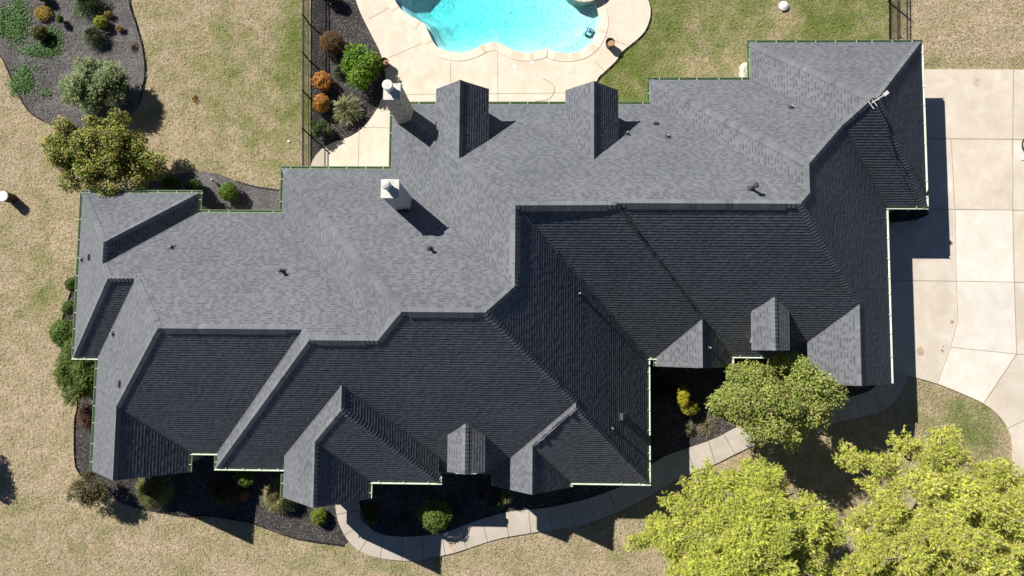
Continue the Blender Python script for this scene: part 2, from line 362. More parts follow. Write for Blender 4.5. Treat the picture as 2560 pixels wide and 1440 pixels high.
for pl in ([(2311,347),(2560,349),(2900,352)], [(2225,523),(2386,524),(2560,526),(2900,528)], [(2225,701),(2389,703),(2560,706),(2900,710)], [(2375,868),(2540,885),(2900,905)], [(2532,176),(2530,349),(2530,526),(2534,706),(2540,885),(2458,1008)], [(2376,349),(2386,526),(2389,702),(2393,800),(2375,868),(2342,958)], [(2518,1070),(2620,1020)], [(2236,931),(2269,939)]):
    for a, b in zip(pl[:-1], pl[1:]): strip(mb, at(*a), at(*b), .03, .064, 2)
for cx, cy, r in ((2300,877,11), (2355,876,4), (2358,867,2), (2440,205,9), (2380,805,4)):
    c = at(cx, cy, .067); mb.poly([(c[0]+r/44*(.7+.5*random.random())*math.cos(a), c[1]+r/44*(.9+.5*random.random())*math.sin(a), .068) for a in np.linspace(0, 6.28, 11)[:-1]], 3 if cx < 2400 else 4)
tag(mb.build('driveway', [M_DRIVE, M_PALE, M_JOINT, M_STAIN, plain('grey_stain', (.5,.44,.37), .9), m_conc('driveway_warm_slab', (.60,.515,.41), (.70,.63,.53), 1.0, .18), m_conc('driveway_pale_slab', (.60,.53,.45), (.71,.65,.57), .7, .18), m_conc('driveway_grey_slab', (.64,.59,.52), (.75,.70,.63), .9, .16)]), kind='structure')
WI = [(897,1225),(900,1262),(905,1285),(919,1312),(948,1333),(1000,1341),(1055,1339),(1120,1328),(1178,1306),(1252,1283),(1301,1276),(1358,1270),(1418,1259),(1470,1246),(1522,1228),(1561,1211),(1622,1166),(1650,1147),(1682,1132),(1722,1119),(1787,1096),(1843,1067),(1900,1042),(1960,1022),(2040,1007),(2110,995),(2160,982),(2190,963),(2215,925),(2222,900)]
WO = [(838,1230),(839,1265),(845,1300),(858,1330),(872,1352),(900,1377),(935,1391),(980,1399),(1030,1401),(1076,1393),(1134,1382),(1197,1361),(1252,1345),(1309,1335),(1364,1326),(1427,1317),(1487,1302),(1547,1278),(1599,1252),(1662,1216),(1722,1184),(1780,1163),(1837,1135),(1897,1107),(1960,1085),(2020,1069),(2084,1056),(2156,1042),(2218,1019),(2254,977),(2269,939)]
def resample(pts, k):
    P = np.array([at(*p)[:2] for p in spline(pts, 6)]); s = np.r_[0, np.cumsum(np.linalg.norm(np.diff(P, axis=0), axis=1))]
    u = np.linspace(0, s[-1], k); return np.c_[np.interp(u, s, P[:,0]), np.interp(u, s, P[:,1])]
# pair the two edges point by point
def pair(inner, outer, k):
    I = np.array([at(*p)[:2] for p in spline(inner, 8)]); O = resample(outer, k); out = []
    j = 0
    for o_ in O:
        w = I[j:j+40]; q = int(np.argmin(np.linalg.norm(w-o_, axis=1))); j = min(len(I)-1, j+q); out.append(I[j])
    return np.array(out), O
KI = 181; wi, wo = pair(WI, WO, KI); mb = MB(); step = 6
for s0 in range(0, KI-1, step):
    e0, e1_ = s0, min(KI-1, s0+step); tn = random.random()
    for k in range(e0, e1_):
        a, b, c, d = wi[k].copy(), wi[k+1].copy(), wo[k+1].copy(), wo[k].copy()
        if k == e0: dd = (wo[k+1]-wo[k]); dd /= np.linalg.norm(dd); a += dd*.012; d += dd*.012
        if k == e1_-1: dd = (wo[k+1]-wo[k]); dd /= np.linalg.norm(dd); b -= dd*.012; c -= dd*.012
        z = .06; mb.quad((*a, z), (*d, z), (*c, z), (*b, z), 0, tn)
        mb.quad((*d, -.1), (*c, -.1), (*c, z), (*d, z)); mb.quad((*b, -.1), (*a, -.1), (*a, z), (*b, z))
for (cx, cy, r) in ((1128,1362,7), (1135,1375,5), (1365,1297,5), (1373,1300,4)):
    c = at(cx, cy); mb.poly([(c[0]+r/44*(.6+.6*random.random())*math.cos(a), c[1]+r/44*(.6+.6*random.random())*math.sin(a), .065) for a in np.linspace(0, 6.28, 10)[:-1]], 1)
tag(mb.build('sidewalk', [M_WALK, M_STAIN]), kind='structure')
mb = MB(); mb.prism([at(*p)[:2] for p in [(1849,165),(1856,158),(1900,150),(1900,215),(1849,212)]], -.1, .05); tag(mb.build('concrete_pad', M_DECK), kind='structure')

# planting beds
def bed(name, pts, mat, z=.012):
    P = [at(*p)[:2] for p in pts]; mb = MB(); mb.prism(P, -.1, z); return tag(mb.build(name, mat), kind='structure')
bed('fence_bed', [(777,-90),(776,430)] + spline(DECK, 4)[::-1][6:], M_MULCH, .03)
UL = spline([(322,-60),(325,10),(341,60),(355,110),(362,150),(363,190),(357,222),(352,250)], 5); UL2 = spline([(350,262),(310,300),(240,318),(150,318),(108,302),(70,275),(40,222),(15,165),(0,140),(-60,90)], 5)
bed('island_bed', UL + UL2 + [(-120,60),(-120,-60)], M_MULCH2, .02)
LB = spline([(205,660),(191,690),(176,738),(160,790),(150,850),(165,930),(194,1008),(188,1053),(188,1143),(197,1178),(225,1210)], 5)
FB = spline([(225,1210),(300,1255),(360,1275),(421,1284),(466,1290),(518,1289),(600,1301),(638,1310),(683,1324),(742,1346),(790,1356),(858,1363)], 5)
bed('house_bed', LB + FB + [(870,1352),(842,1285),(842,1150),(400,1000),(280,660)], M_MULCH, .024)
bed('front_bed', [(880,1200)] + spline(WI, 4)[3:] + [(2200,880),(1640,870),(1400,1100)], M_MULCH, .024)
bed('court_bed', spline([(360,470),(400,440),(470,432),(520,430),(560,440),(600,458),(650,470),(705,475)], 4) + [(760,540),(480,560),(360,560)], M_MULCH2, .02)
def edging(pts, label, w=.035, h=.09):
    mb = MB(); P = [at(*p) for p in pts]; mb.tube([(x, y, h*.6) for x, y, z in P], w, 5); o = mb.build('bed_edging', M_BLACK); return tag(o, label, 'edging')
edging(UL, 'black edging strip along the right side of the shrub island')
edging([p for p in spline([(108,302),(70,275),(40,222),(15,165),(0,140),(-60,90)], 5)], 'thin black edging strip along the lower left of the shrub island')
edging(LB[2:18], 'black edging strip beside the small round shrubs at the left wall'); edging(LB[30:], 'black edging strip below the reddish bush at the left wall')
edging(spline([(421,1284),(466,1290),(518,1289),(600,1301),(638,1310),(742,1346),(858,1363)], 5), 'black edging strip between front lawn and dark mulch')
edging(spline([(590,452),(625,463),(660,470),(706,476)], 5), 'dark edging strip behind the bright round shrub in the rear corner')
# weedy ground cover in the island bed

# ------------------------------------------------------------------ the house: every roof slope is a plane z = T*(distance inside its gutter line)
V=dict(W1=-0.19957,W2=-0.35393,W3=-0.43314,W4=-0.60811,W5=-0.64243,W6=0.16577,W7=0.30673,W8=0.35311,W9=-0.33257,W10=-0.04858,WD=0.17252,E1=0.15938,E2=-0.47451,E3=0.48886,E4=0.54412,E5=-0.47316,E6=-0.12315,E7=-0.21686,E8=0.05334,Ep=0.27386,N1=0.33488,N2=0.24096,N3=0.17775,N4=0.20563,N5=0.36986,N6=0.42385,S1a=-0.01983,S1b=-0.01650,S2=-0.17781,S3=-0.18886,S4=-0.19025,S5=-0.15723,S6=-0.02730,S7=0.19105)
G=dict(GA=-0.18483,GB=-0.21273,GC=-0.19806,GD=-0.03275,GE=-0.05291)
EP=dict(W1=-0.0025,W2=0.0055,W3=0.0042,W4=-0.0169,W5=-0.0083,W6=-0.0031,W7=-0.0024,W8=-0.0000,W9=0.0072,W10=0.0035,WD=-0.0007,E1=0.0040,E2=-0.0098,E3=-0.0284,E4=-0.0099,E5=-0.0007,E6=-0.0410,E7=0.0197,E8=0.0031,Ep=0.0060,N1=0.0064,N2=0.0068,N3=-0.0003,N4=0.0122,N5=0.0034,N6=-0.0346,S1a=0.0080,S1b=-0.0051,S2=0.0120,S3=0.0001,S4=-0.0318,S5=-0.0112,S6=0.0061,S7=0.0092)
TP = 0.98179; DH = 0.02052*D; RAISED = {'W9','E6','S3','E7'}
V = {k: v*D for k, v in V.items()}; G = {k: v*D for k, v in G.items()}
PL = {}                                       # plane: z = a x + b y + c
for k, c in V.items():
    T = TP*(1+EP[k]); h = GH + (DH if k in RAISED else 0)
    PL[k] = {'W': (T,0,-T*c+h), 'E': (-T,0,T*c+h), 'N': (0,-T,T*c+h), 'S': (0,T,-T*c+h)}[k[0]]
def zpl(k, x, y): a, b, c = PL[k]; return a*x + b*y + c
def xy(spec):
    spec = spec.split(' ')
    if len(spec) == 2:
        a, b = spec; x = V[a]; y = G[b] if b in G else V[b]; return x, y
    g = [s for s in spec if s in G]; p = [s for s in spec if s not in G]
    if g:
        y = G[g[0]]; A, B = PL[p[0]], PL[p[1]]; return ((B[2]-A[2] + (B[1]-A[1])*y)/(A[0]-B[0]), y)
    A, B, C = (PL[q] for q in p)
    Mx = np.array([[A[0]-B[0], A[1]-B[1]], [A[0]-C[0], A[1]-C[1]]]); r = np.linalg.solve(Mx, [B[2]-A[2], C[2]-A[2]]); return float(r[0]), float(r[1])
J = 'N1 W1 E1'
FAC = dict(
 N1=['W1 N1','W6 N1','N1 W6 E3','N1 S1b E3','N1 S1b Ep','N1 S1a Ep',J], W1=['W1 N2','W1 N1',J,'N2 W1 E1'],
 E1=[J,'E1 S1a','E1 S4','W10 S4 E1','S2 W10 E1','N2 S2 E1','N2 W1 E1'], N2=['W2 N2','W1 N2','N2 W1 E1','N2 S2 E1','N2 S2 W2'],
 W2=['W2 N2','N2 S2 W2','N3 S2 W2','W2 N3'], N3=['E2 N3','W2 N3','N3 S2 W2','N3 S2 W3','N3 S5 W3','N3 S5 W4','N3 S6 W4','N3 S6 W5','N3 E2 W5'],
 E2=['E2 N4','E2 N3','N3 E2 W5','N4 E2 W5'], N4=['W5 N4','N4 E2 W5','E2 N4'], W5=['W5 N4','N4 E2 W5','N3 E2 W5','N3 S6 W5','W5 S6'],
 S6=['W5 S6','N3 S6 W5','N3 S6 W4','W4 S6'], W4=['W4 S6','N3 S6 W4','N3 S5 W4','S5 W4 E5','W4 E5 GA','W4 GA'], S5=['N3 S5 W4','N3 S5 W3','W3 S5','E5 S5','S5 W4 E5'],
 E5=['S5 W4 E5','E5 S5','E5 GA','W4 E5 GA'], W3=['N3 S5 W3','N3 S2 W3','W3 S2','W3 S5'],
 S2=['N2 S2 W2','N2 S2 E1','S2 W10 E1','W10 S2','E6 S2','S2 W9 E6','W9 S2','W3 S2','N3 S2 W3','N3 S2 W2'],
 S4=['W10 S4 E1','E1 S4','E8 S4','S4 W10 E8'], W10=['S2 W10 E1','W10 S4 E1','S4 W10 E8','W10 E8 GC','W10 GC','W10 S2'], E8=['S4 W10 E8','E8 S4','E8 GC','W10 E8 GC'],
 W9=['S2 W9 E6','W9 E6 S3','S3 W9 E7','W9 E7 GB','W9 GB','W9 S2'], E6=['S2 W9 E6','W9 E6 S3','E6 S3','E6 S2'], S3=['W9 E6 S3','E6 S3','E7 S3','S3 W9 E7'], E7=['S3 W9 E7','E7 S3','E7 GB','W9 E7 GB'],
 S1a=[J,'N1 S1a Ep','S1a WD Ep','WD S1a','E1 S1a'], Ep=['N1 S1a Ep','N1 S1b Ep','Ep S1b','Ep GD','WD Ep GD','S1a WD Ep'],
 S1b=['N1 S1b Ep','N1 S1b E3','S1b W8 E3','W8 S1b','Ep S1b'], E3=['N1 S1b E3','N1 W6 E3','N5 W6 E3','N5 W7 E3','W7 S7 E3','E3 S7','E3 GE','W8 E3 GE','S1b W8 E3'],
 W6=['W6 N1','W6 N5','N5 W6 E3','N1 W6 E3'], N5=['W6 N5','W7 N5','N5 W7 E3','N5 W6 E3'], W7=['W7 N5','W7 N6','N6 W7 S7','W7 S7 E3','N5 W7 E3'],
 N6=['W7 N6','E4 N6','N6 E4 S7','N6 W7 S7'], E4=['E4 N6','E4 S7','N6 E4 S7'], S7=['N6 W7 S7','N6 E4 S7','E4 S7','E3 S7','W7 S7 E3'],
 WD=['S1a WD Ep','WD Ep GD','WD GD','WD S1a'], W8=['S1b W8 E3','W8 E3 GE','W8 GE','W8 S1b'])
# raised slopes reach the S2 slope higher up, along the line where the planes cross
def line_at(k1, k2, x=None, y=None):
    A, B = PL[k1], PL[k2]
    if x is not None: return (x, (B[2]-A[2]+(B[0]-A[0])*x)/(A[1]-B[1]))
    return ((B[2]-A[2]+(B[1]-A[1])*y)/(A[0]-B[0]), y)
SPEC = {'W9 S2': line_at('W9', 'S2', x=V['W9']), 'E6 S2': line_at('E6', 'S2', x=V['E6'])}
XY = {}
for k, L_ in FAC.items():
    for s_ in L_: XY[s_] = SPEC.get(s_) or xy(s_)
FAC['S2'] = ['N2 S2 W2','N2 S2 E1','S2 W10 E1','W10 S2','e6b','E6 S2','S2 W9 E6','W9 S2','w9b','W3 S2','N3 S2 W3','N3 S2 W2']
XY['e6b'] = (V['E6'], V['S2']); XY['w9b'] = (V['W9'], V['S2'])

house = empty('house', (0, 0, 0), 'big single storey house with a dark grey shingled hip roof and several gables', 'house')
roof_v = MB()      # shingles
EXPO = .158
def clip_half(P, axis, v, keep_less):
    out = []; n = len(P)
    for i in range(n):
        a, b = P[i], P[(i+1) % n]; da = (v-a[axis]) if keep_less else (a[axis]-v); db = (v-b[axis]) if keep_less else (b[axis]-v)
        if da >= 0: out.append(a)
        if (da >= 0) != (db >= 0):
            t_ = da/(da-db); out.append((a[0]+(b[0]-a[0])*t_, a[1]+(b[1]-a[1])*t_))
    return out
def shingle(mb, pts, pl, wob=1.0):
    """lays overlapping courses of laminated shingles over one roof slope (pts: plan outline)"""
    a, b, c = pl; T = math.hypot(a, b); gx_, gy_ = a/T, b/T; Ln = math.sqrt(1+T*T)
    u = np.array([gy_, -gx_, 0]); v = np.array([gx_/Ln, gy_/Ln, T/Ln]); nrm = np.cross(u, v)
    o = np.array([pts[0][0], pts[0][1], a*pts[0][0]+b*pts[0][1]+c])
    uv = [((x-o[0])*u[0]+(y-o[1])*u[1], (np.array([x, y, a*x+b*y+c])-o) @ v) for x, y in pts]
    v_lo = min(q[1] for q in uv); v_hi = max(q[1] for q in uv)
    A = sum(uv[i][0]*uv[(i+1)%len(uv)][1]-uv[(i+1)%len(uv)][0]*uv[i][1] for i in range(len(uv)))
    if A < 0: uv = uv[::-1]
    mb.poly([o + u*p + v*q - nrm*.012 for p, q in uv], 1)     # the boarding underneath
    def P3(p, q, h): return tuple(o + u*p + v*q + nrm*h)
    nrow = int(math.ceil((v_hi-v_lo)/EXPO))
    for j in range(nrow):
        va = v_lo + j*EXPO; vb = va + EXPO
        row = clip_half(clip_half(uv, 1, va, False), 1, vb, True)
        if len(row) < 3: continue
        ulo = min(q[0] for q in row); uhi = max(q[0] for q in row)
        p = ulo - random.random()*.3; thick = random.random() < .5; wav = random.uniform(-.0015, .0015)
        while p < uhi:
            wd = random.choice((.12,.15,.18,.22,.26,.30)); thick = not thick if random.random() < .8 else thick
            q = clip_half(clip_half(row, 0, p, False), 0, p+wd, True); p += wd
            if len(q) < 3: continue
            hb = (.0158 if thick else .0138) + random.uniform(-.0008, .0008)*wob + wav*.4; ht = .0028
            tone = (.60 if thick else .54) + random.gauss(0, .055)
            hz = lambda y: hb + (ht-hb)*(y-va)/EXPO
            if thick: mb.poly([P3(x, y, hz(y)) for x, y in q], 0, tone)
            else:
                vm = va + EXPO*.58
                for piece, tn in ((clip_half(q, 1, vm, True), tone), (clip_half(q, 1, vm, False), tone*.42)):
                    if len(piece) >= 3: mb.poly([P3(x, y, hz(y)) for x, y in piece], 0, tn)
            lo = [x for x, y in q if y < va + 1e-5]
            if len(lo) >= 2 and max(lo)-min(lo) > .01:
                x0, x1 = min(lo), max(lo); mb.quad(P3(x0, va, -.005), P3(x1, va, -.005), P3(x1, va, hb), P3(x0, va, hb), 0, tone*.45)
for k, L_ in FAC.items():
    shingle(roof_v, [XY[s_] for s_ in L_], PL[k])
roof = roof_v.build('roof', [M_SH, M_DECKBOARD], house)
# ridge and hip caps
def nrm_of(pl): v_ = Vector((-pl[0], -pl[1], 1)); return v_.normalized()
def caps(mb, P, Q, n1, n2, wd=.185, L=.20, h0=.048, h1=.030, tone=None, vent=False):
    P, Q = Vector(P), Vector(Q)
    if P.z > Q.z: P, Q = Q, P
    d = (Q-P); ln = d.length; d.normalize(); t1 = n1.cross(d); t2 = n2.cross(d)
    if t1.z > 0 or (abs(t1.z) < 1e-4): t1 = -t1 if t1.z > 0 else t1
    if t2.z > 0: t2 = -t2
    nav = (n1+n2).normalized(); k = 0; s_ = 0.0
    while s_ < ln:
        e = min(ln, s_+L); a = P + d*s_; b = P + d*e; tn = (.66 + random.gauss(0, .12)) if tone is None else tone
        for t_, nn in ((t1, n1), (t2, n2)):
            q = [a+nav*h0*1.15, b+nav*h1*1.15, b+t_*wd+nn*h1*.8, a+t_*wd+nn*h0*.8]
            fl = (q[1]-q[0]).cross(q[3]-q[0]).dot(nn) < 0
            mb.poly(q[::-1] if fl else q, 0, tn)
            lowe = [a+t_*wd+nn*h0*.8, b+t_*wd+nn*h1*.8, b+t_*wd-nn*.005, a+t_*wd-nn*.005]
            mb.poly(lowe, 0, tn*.7); mb.poly([a+nav*h0*1.15, a+t_*wd+nn*h0*.8, a+t_*wd-nn*.005, a-nn*.005], 0, tn*.7)
            if vent and (e >= ln): mb.poly([b+nav*h0, b+t_*wd+nn*h0*.8, b+t_*wd-nn*.005, b-nn*.005], 0, tn*.7)
        s_ = e
edges = {}
for k, L_ in FAC.items():
    for i in range(len(L_)):
        e = frozenset((L_[i], L_[(i+1) % len(L_)])); edges.setdefault(e, []).append(k)
cen = {k: np.mean([XY[s_] for s_ in L_], axis=0) for k, L_ in FAC.items()}
def v3(s_, ks): x, y = XY[s_]; return (x, y, max(zpl(k, x, y) for k in ks))
capm = MB(); valm = MB()
for e, ks in edges.items():
    if len(ks) != 2: continue
    a, b = tuple(e); A, B = ks
    if zpl(A, *cen[B]) < zpl(B, *cen[B]) + 1e-6:                # a valley: worn granules and leaf dust gather along it
        p_, q_ = Vector(v3(a, ks)), Vector(v3(b, ks)); d_ = (q_-p_).normalized(); k_ = max(1, int((q_-p_).length/.25))
        for nn in (nrm_of(PL[A]), nrm_of(PL[B])):
            t_ = nn.cross(d_); t_ = -t_ if t_.z < 0 else t_
            for j_ in range(k_):
                u0, u1 = p_.lerp(q_, j_/k_), p_.lerp(q_, (j_+1)/k_); w0 = random.uniform(.03, .10)
                f_ = [u0+nn*.018, u1+nn*.018, u1+t_*w0+nn*.018, u0+t_*w0+nn*.018]; valm.poly(f_ if (f_[1]-f_[0]).cross(f_[2]-f_[0]).dot(nn) > 0 else f_[::-1], 0, random.random())
        continue
    caps(capm, v3(a, ks), v3(b, ks), nrm_of(PL[A]), nrm_of(PL[B]))
for A, B, a, b in (('W7','E3','N5 W7 E3','W7 S7 E3'), ('N1','Ep','N1 S1b Ep','N1 S1a Ep')):
    caps(capm, v3(a, (A, B)), v3(b, (A, B)), nrm_of(PL[A]), nrm_of(PL[B]))
capm.build('ridge_cap', M_SH, roof)
valm.build('valley', plain('valley_dust', (.128,.130,.134), .95, 0, .3, 6), roof)
# raised ridge vents
def vent(sp, sq, A, B, f0, f1):
    p = Vector(v3(sp, (A, B))); q = Vector(v3(sq, (A, B))); mb = MB()
    caps(mb, p.lerp(q, f0), p.lerp(q, f1), nrm_of(PL[A]), nrm_of(PL[B]), wd=.29, L=.31, h0=.046, h1=.042, vent=True); mb.build('ridge_vent', M_SH, roof)
vent(J, 'N1 S1a Ep', 'N1', 'S1a', .06, .92); vent('N1 S1b Ep', 'N1 S1b E3', 'N1', 'S1b', .05, .93); vent(J, 'N2 W1 E1', 'W1', 'E1', .12, .86)
vent('N2 S2 W2', 'N2 S2 E1', 'N2', 'S2', .08, .88); vent('N3 S2 W3', 'N3 S2 W2', 'N3', 'S2', .10, .82); vent('N3 S5 W4', 'N3 S5 W3', 'N3', 'S5', .04, .88)

# outline of the eaves
OUT = ['N4','E2','N3','W2','N2','W1','N1','W6','N5','W7','N6','E4','S7','E3','GE','W8','S1b','Ep','GD','WD','S1a','E1','S4','E8','GC','W10','S2','E6','S3','E7','GB','W9','S2','W3','S5','E5','GA','W4','S6','W5']
def kind(k): return 'S' if k[0] == 'G' else k[0]
def pos(k, off=0.0):
    v = G[k] if k in G else V[k]; return v + {'N': -off, 'S': off, 'W': off, 'E': -off}[kind(k)]
def outline(off_e, off_g):
    P = []
    for i in range(len(OUT)):
        a, b = OUT[i], OUT[(i+1) % len(OUT)]; pa = pos(a, off_g if a in G else off_e); pb = pos(b, off_g if b in G else off_e)
        P.append((pb, pa) if kind(a) in 'NS' else (pa, pb))
    return P
eave = outline(0, 0); wallp = outline(.42, .30)
# walls
mb = MB(); n = len(wallp)
for i in range(n):
    a, b = wallp[i], wallp[(i+1) % n]; mb.quad((*a, 0), (*b, 0), (*b, GH-.15), (*a, GH-.15))
for w, e, g in (('W4','E5','GA'), ('W9','E7','GB'), ('W10','E8','GC'), ('WD','Ep','GD'), ('W8','E3','GE')):
    y = G[g]+.30; h = DH if w in RAISED else 0; x0, x1 = V[w]+.42, V[e]-.42; ap = xy(f'{w} {e} {g}')
    mb.poly([(x0, y, GH-.15), (x1, y, GH-.15), (x1, y, zpl(e, x1, y)-.12), (ap[0], y, zpl(w, ap[0], y)-.12), (x0, y, zpl(w, x0, y)-.12)])
for k0, y0, y1 in (('W9', G['GB']+.3, V['S2']+.9), ('E7', G['GB']+.3, V['S3']), ('E6', V['S3']+.42, V['S2']+.9)):
    x = pos(k0, .42); mb.quad((x, y0, GH-.2), (x, y1, GH-.2), (x, y1, GH+DH-.15), (x, y0, GH+DH-.15))
mb.quad((V['E7']-.3, V['S3']+.42, GH-.2), (V['E6']-.42, V['S3']+.42, GH-.2), (V['E6']-.42, V['S3']+.42, GH+DH-.15), (V['E7']-.3, V['S3']+.42, GH+DH-.15))
wall = mb.build('wall', M_LIME, house)
def opening(edge, c, w, z0, z1, door=False, garage=False):
    """window or door in the wall that runs under the eave `edge`"""
    s_ = kind(edge); p = pos(edge, .30 if edge in G else .42); o_ = {'N': (0,1), 'S': (0,-1), 'W': (-1,0), 'E': (1,0)}[s_]
    def bx(mb, u0, u1, d0, d1, za, zb, m=0):
        if s_ in 'NS': ys = sorted((p+o_[1]*d0, p+o_[1]*d1)); mb.box(c+u0, c+u1, ys[0], ys[1], za, zb, m)
        else: xs = sorted((p+o_[0]*d0, p+o_[0]*d1)); mb.box(xs[0], xs[1], c+u0, c+u1, za, zb, m)
    mb = MB(); f = .07
    bx(mb, -w/2-f, -w/2, -.03, .05, z0, z1); bx(mb, w/2, w/2+f, -.03, .05, z0, z1); bx(mb, -w/2-f, w/2+f, -.03, .052, z1, z1+f)
    if not door: bx(mb, -w/2-f, w/2+f, -.03, .08, z0-f, z0); bx(mb, -.02, .02, -.02, .03, z0, z1); bx(mb, -w/2, w/2, -.02, .028, (z0+z1)/2-.015, (z0+z1)/2+.015)
    if door and not garage: bx(mb, -w/2, w/2, -.03, .02, z0, z1, 1)
    if garage:
        for k in range(4): bx(mb, -w/2, w/2, -.03, .02, z0+k*(z1-z0)/4+.01, z0+(k+1)*(z1-z0)/4-.01, 1)
    r = mb.build('garage_door' if garage else 'door' if door else 'window', [M_WHITE, M_DOOR], wall)
    if not door:
        mb = MB(); bx(mb, -w/2, w/2, -.02, .01, z0, z1); mb.build('pane', M_GLASS, wall)
for e_, c_, w_ in (('N3',-15.2,1.6), ('N2',-10.2,1.8), ('N1',-5.5,1.0), ('N1',-1.2,2.2), ('N1',2.2,1.6), ('N5',8.2,1.6), ('N6',15.5,1.6), ('W5',3.2,1.2), ('W4',-4.4,1.4), ('W1',11.2,1.0), ('S2',-14.4,1.6), ('S3',-6.4,1.4), ('S4',3.7,1.5), ('GA',-20.4,1.6), ('GC',.1,1.5), ('E1',-4.4,1.4), ('GD',8.5,1.3), ('GE',15.8,1.8)):
    opening(e_, c_, w_, .75, 2.2)
opening('GB', -10.5, 1.2, .05, 2.2, door=True); opening('N1', -3.2, 1.8, .12, 2.2, door=True)
opening('E4', 11.7, 4.9, .06, 2.25, door=True, garage=True); opening('E3', 4.4, 2.6, .06, 2.25, door=True, garage=True); opening('E3', .8, 2.6, .06, 2.25, door=True, garage=True)
# soffit and fascia boards
mb = MB(); mb.poly([(x, y, GH-.17) for x, y in eave][::-1] if sum(eave[i][0]*eave[(i+1)%n][1]-eave[(i+1)%n][0]*eave[i][1] for i in range(n)) > 0 else [(x, y, GH-.17) for x, y in eave])
for i in range(n):
    a, b = eave[i], eave[(i+1) % n]; k = OUT[(i+1) % n]
    zt = GH - .006 + (DH if k in RAISED else 0)
    if k not in G: mb.quad((*a, GH-.19), (*b, GH-.19), (*b, zt), (*a, zt))
mb.build('soffit', M_FASCIA, house)
for w, e, g in (('W4','E5','GA'), ('W9','E7','GB'), ('W10','E8','GC'), ('WD','Ep','GD'), ('W8','E3','GE')):
    mb = MB(); y = G[g]; ap = xy(f'{w} {e} {g}'); za = zpl(w, ap[0], y)
    for x0, k in ((V[w], w), (V[e], e)):
        z0 = zpl(k, x0, y); P = [(x0, z0), (ap[0], za), (ap[0], za-.24), (x0, z0-.2)]
        for yy in (y-.015, y+.02): mb.poly([(x, yy, z-.01) for x, z in P])
        for (xa, za_), (xb, zb_) in zip(P, P[1:]+P[:1]): mb.quad((xa, y-.015, za_-.01), (xb, y-.015, zb_-.01), (xb, y+.02, zb_-.01), (xa, y+.02, za_-.01))
    mb.build('rake_board', M_FASCIA, house)
# gutters
def gutter(A, B, o_, z, ea, eb):
    A = Vector((*A, 0)); B = Vector((*B, 0)); o3 = Vector((*o_, 0)); d = (B-A).normalized(); A = A - d*ea; B = B + d*eb
    mb = MB(); prof = [(0, -.005), (.012, -.10), (.095, -.112), (.140, -.055), (.155, -.006), (.170, -.008), (.155, -.06), (.10, -.125), (.0, -.12)]
    mm = [0, 0, 1, 1, 0, 1, 1, 0]
    pa = [A + o3*r + Vector((0,0,z+h)) for r, h in prof]; pb = [B + o3*r + Vector((0,0,z+h)) for r, h in prof]
    for i in range(len(prof)-1): mb.quad(pa[i], pb[i], pb[i+1], pa[i+1], mm[i])
    mb.poly(pa, 1); mb.poly(pb[::-1], 1)
    # the green drip edge that laps from the shingles into the trough
    mb.quad(A + o3*-.06 + Vector((0,0,z-.035)), B + o3*-.06 + Vector((0,0,z-.035)), B + o3*.035 + Vector((0,0,z-.02)), A + o3*.035 + Vector((0,0,z-.02)), 0)
    ln = (B-A).length; k = max(1, int(ln/.95)); hb = mb
    for i in range(k):
        if random.random() < .12: continue
        s_ = (i+.5+random.uniform(-.12, .12))*ln/k; c = A + d*s_ + Vector((0,0,z+.006))
        q = [c - d*.016 + o3*.02, c + d*.016 + o3*.02, c + d*.016 + o3*.13, c - d*.016 + o3*.13]
        hb.poly(q, 1); hb.poly([p - Vector((0,0,.008)) for p in q][::-1], 1)
    mb.build('gutter', [M_GREEN, M_WHITE], house)
for i in range(n):
    k = OUT[(i+1) % n]
    if k in G: continue
    a, b = eave[i], eave[(i+1) % n]; kp, kn = OUT[i], OUT[(i+2) % n]; s_ = kind(k)
    o_ = {'N': (0,1), 'S': (0,-1), 'W': (-1,0), 'E': (1,0)}[s_]
    def convex(p, q, r): return (q[0]-p[0])*(r[1]-q[1]) - (q[1]-p[1])*(r[0]-q[0]) < 0
    pa, pb = eave[i-1], eave[(i+2) % n]; ca = convex(pa, a, b); cb = convex(a, b, pb)
    if s_ in 'NS': ea = .17 if (ca and kp not in G) else 0; eb = .17 if (cb and kn not in G) else 0; ea = ea if ca else 0; eb = eb if cb else 0
    else: ea = -.002 if ca else -.175; eb = -.002 if cb else -.175
    if kp in G: ea = 0
    if kn in G: eb = 0
    z = GH + (DH if k in RAISED else 0)
    if k == 'W9': b = (b[0], b[1]); a, b = a, b
    gutter(a, b, o_, z, ea, eb)

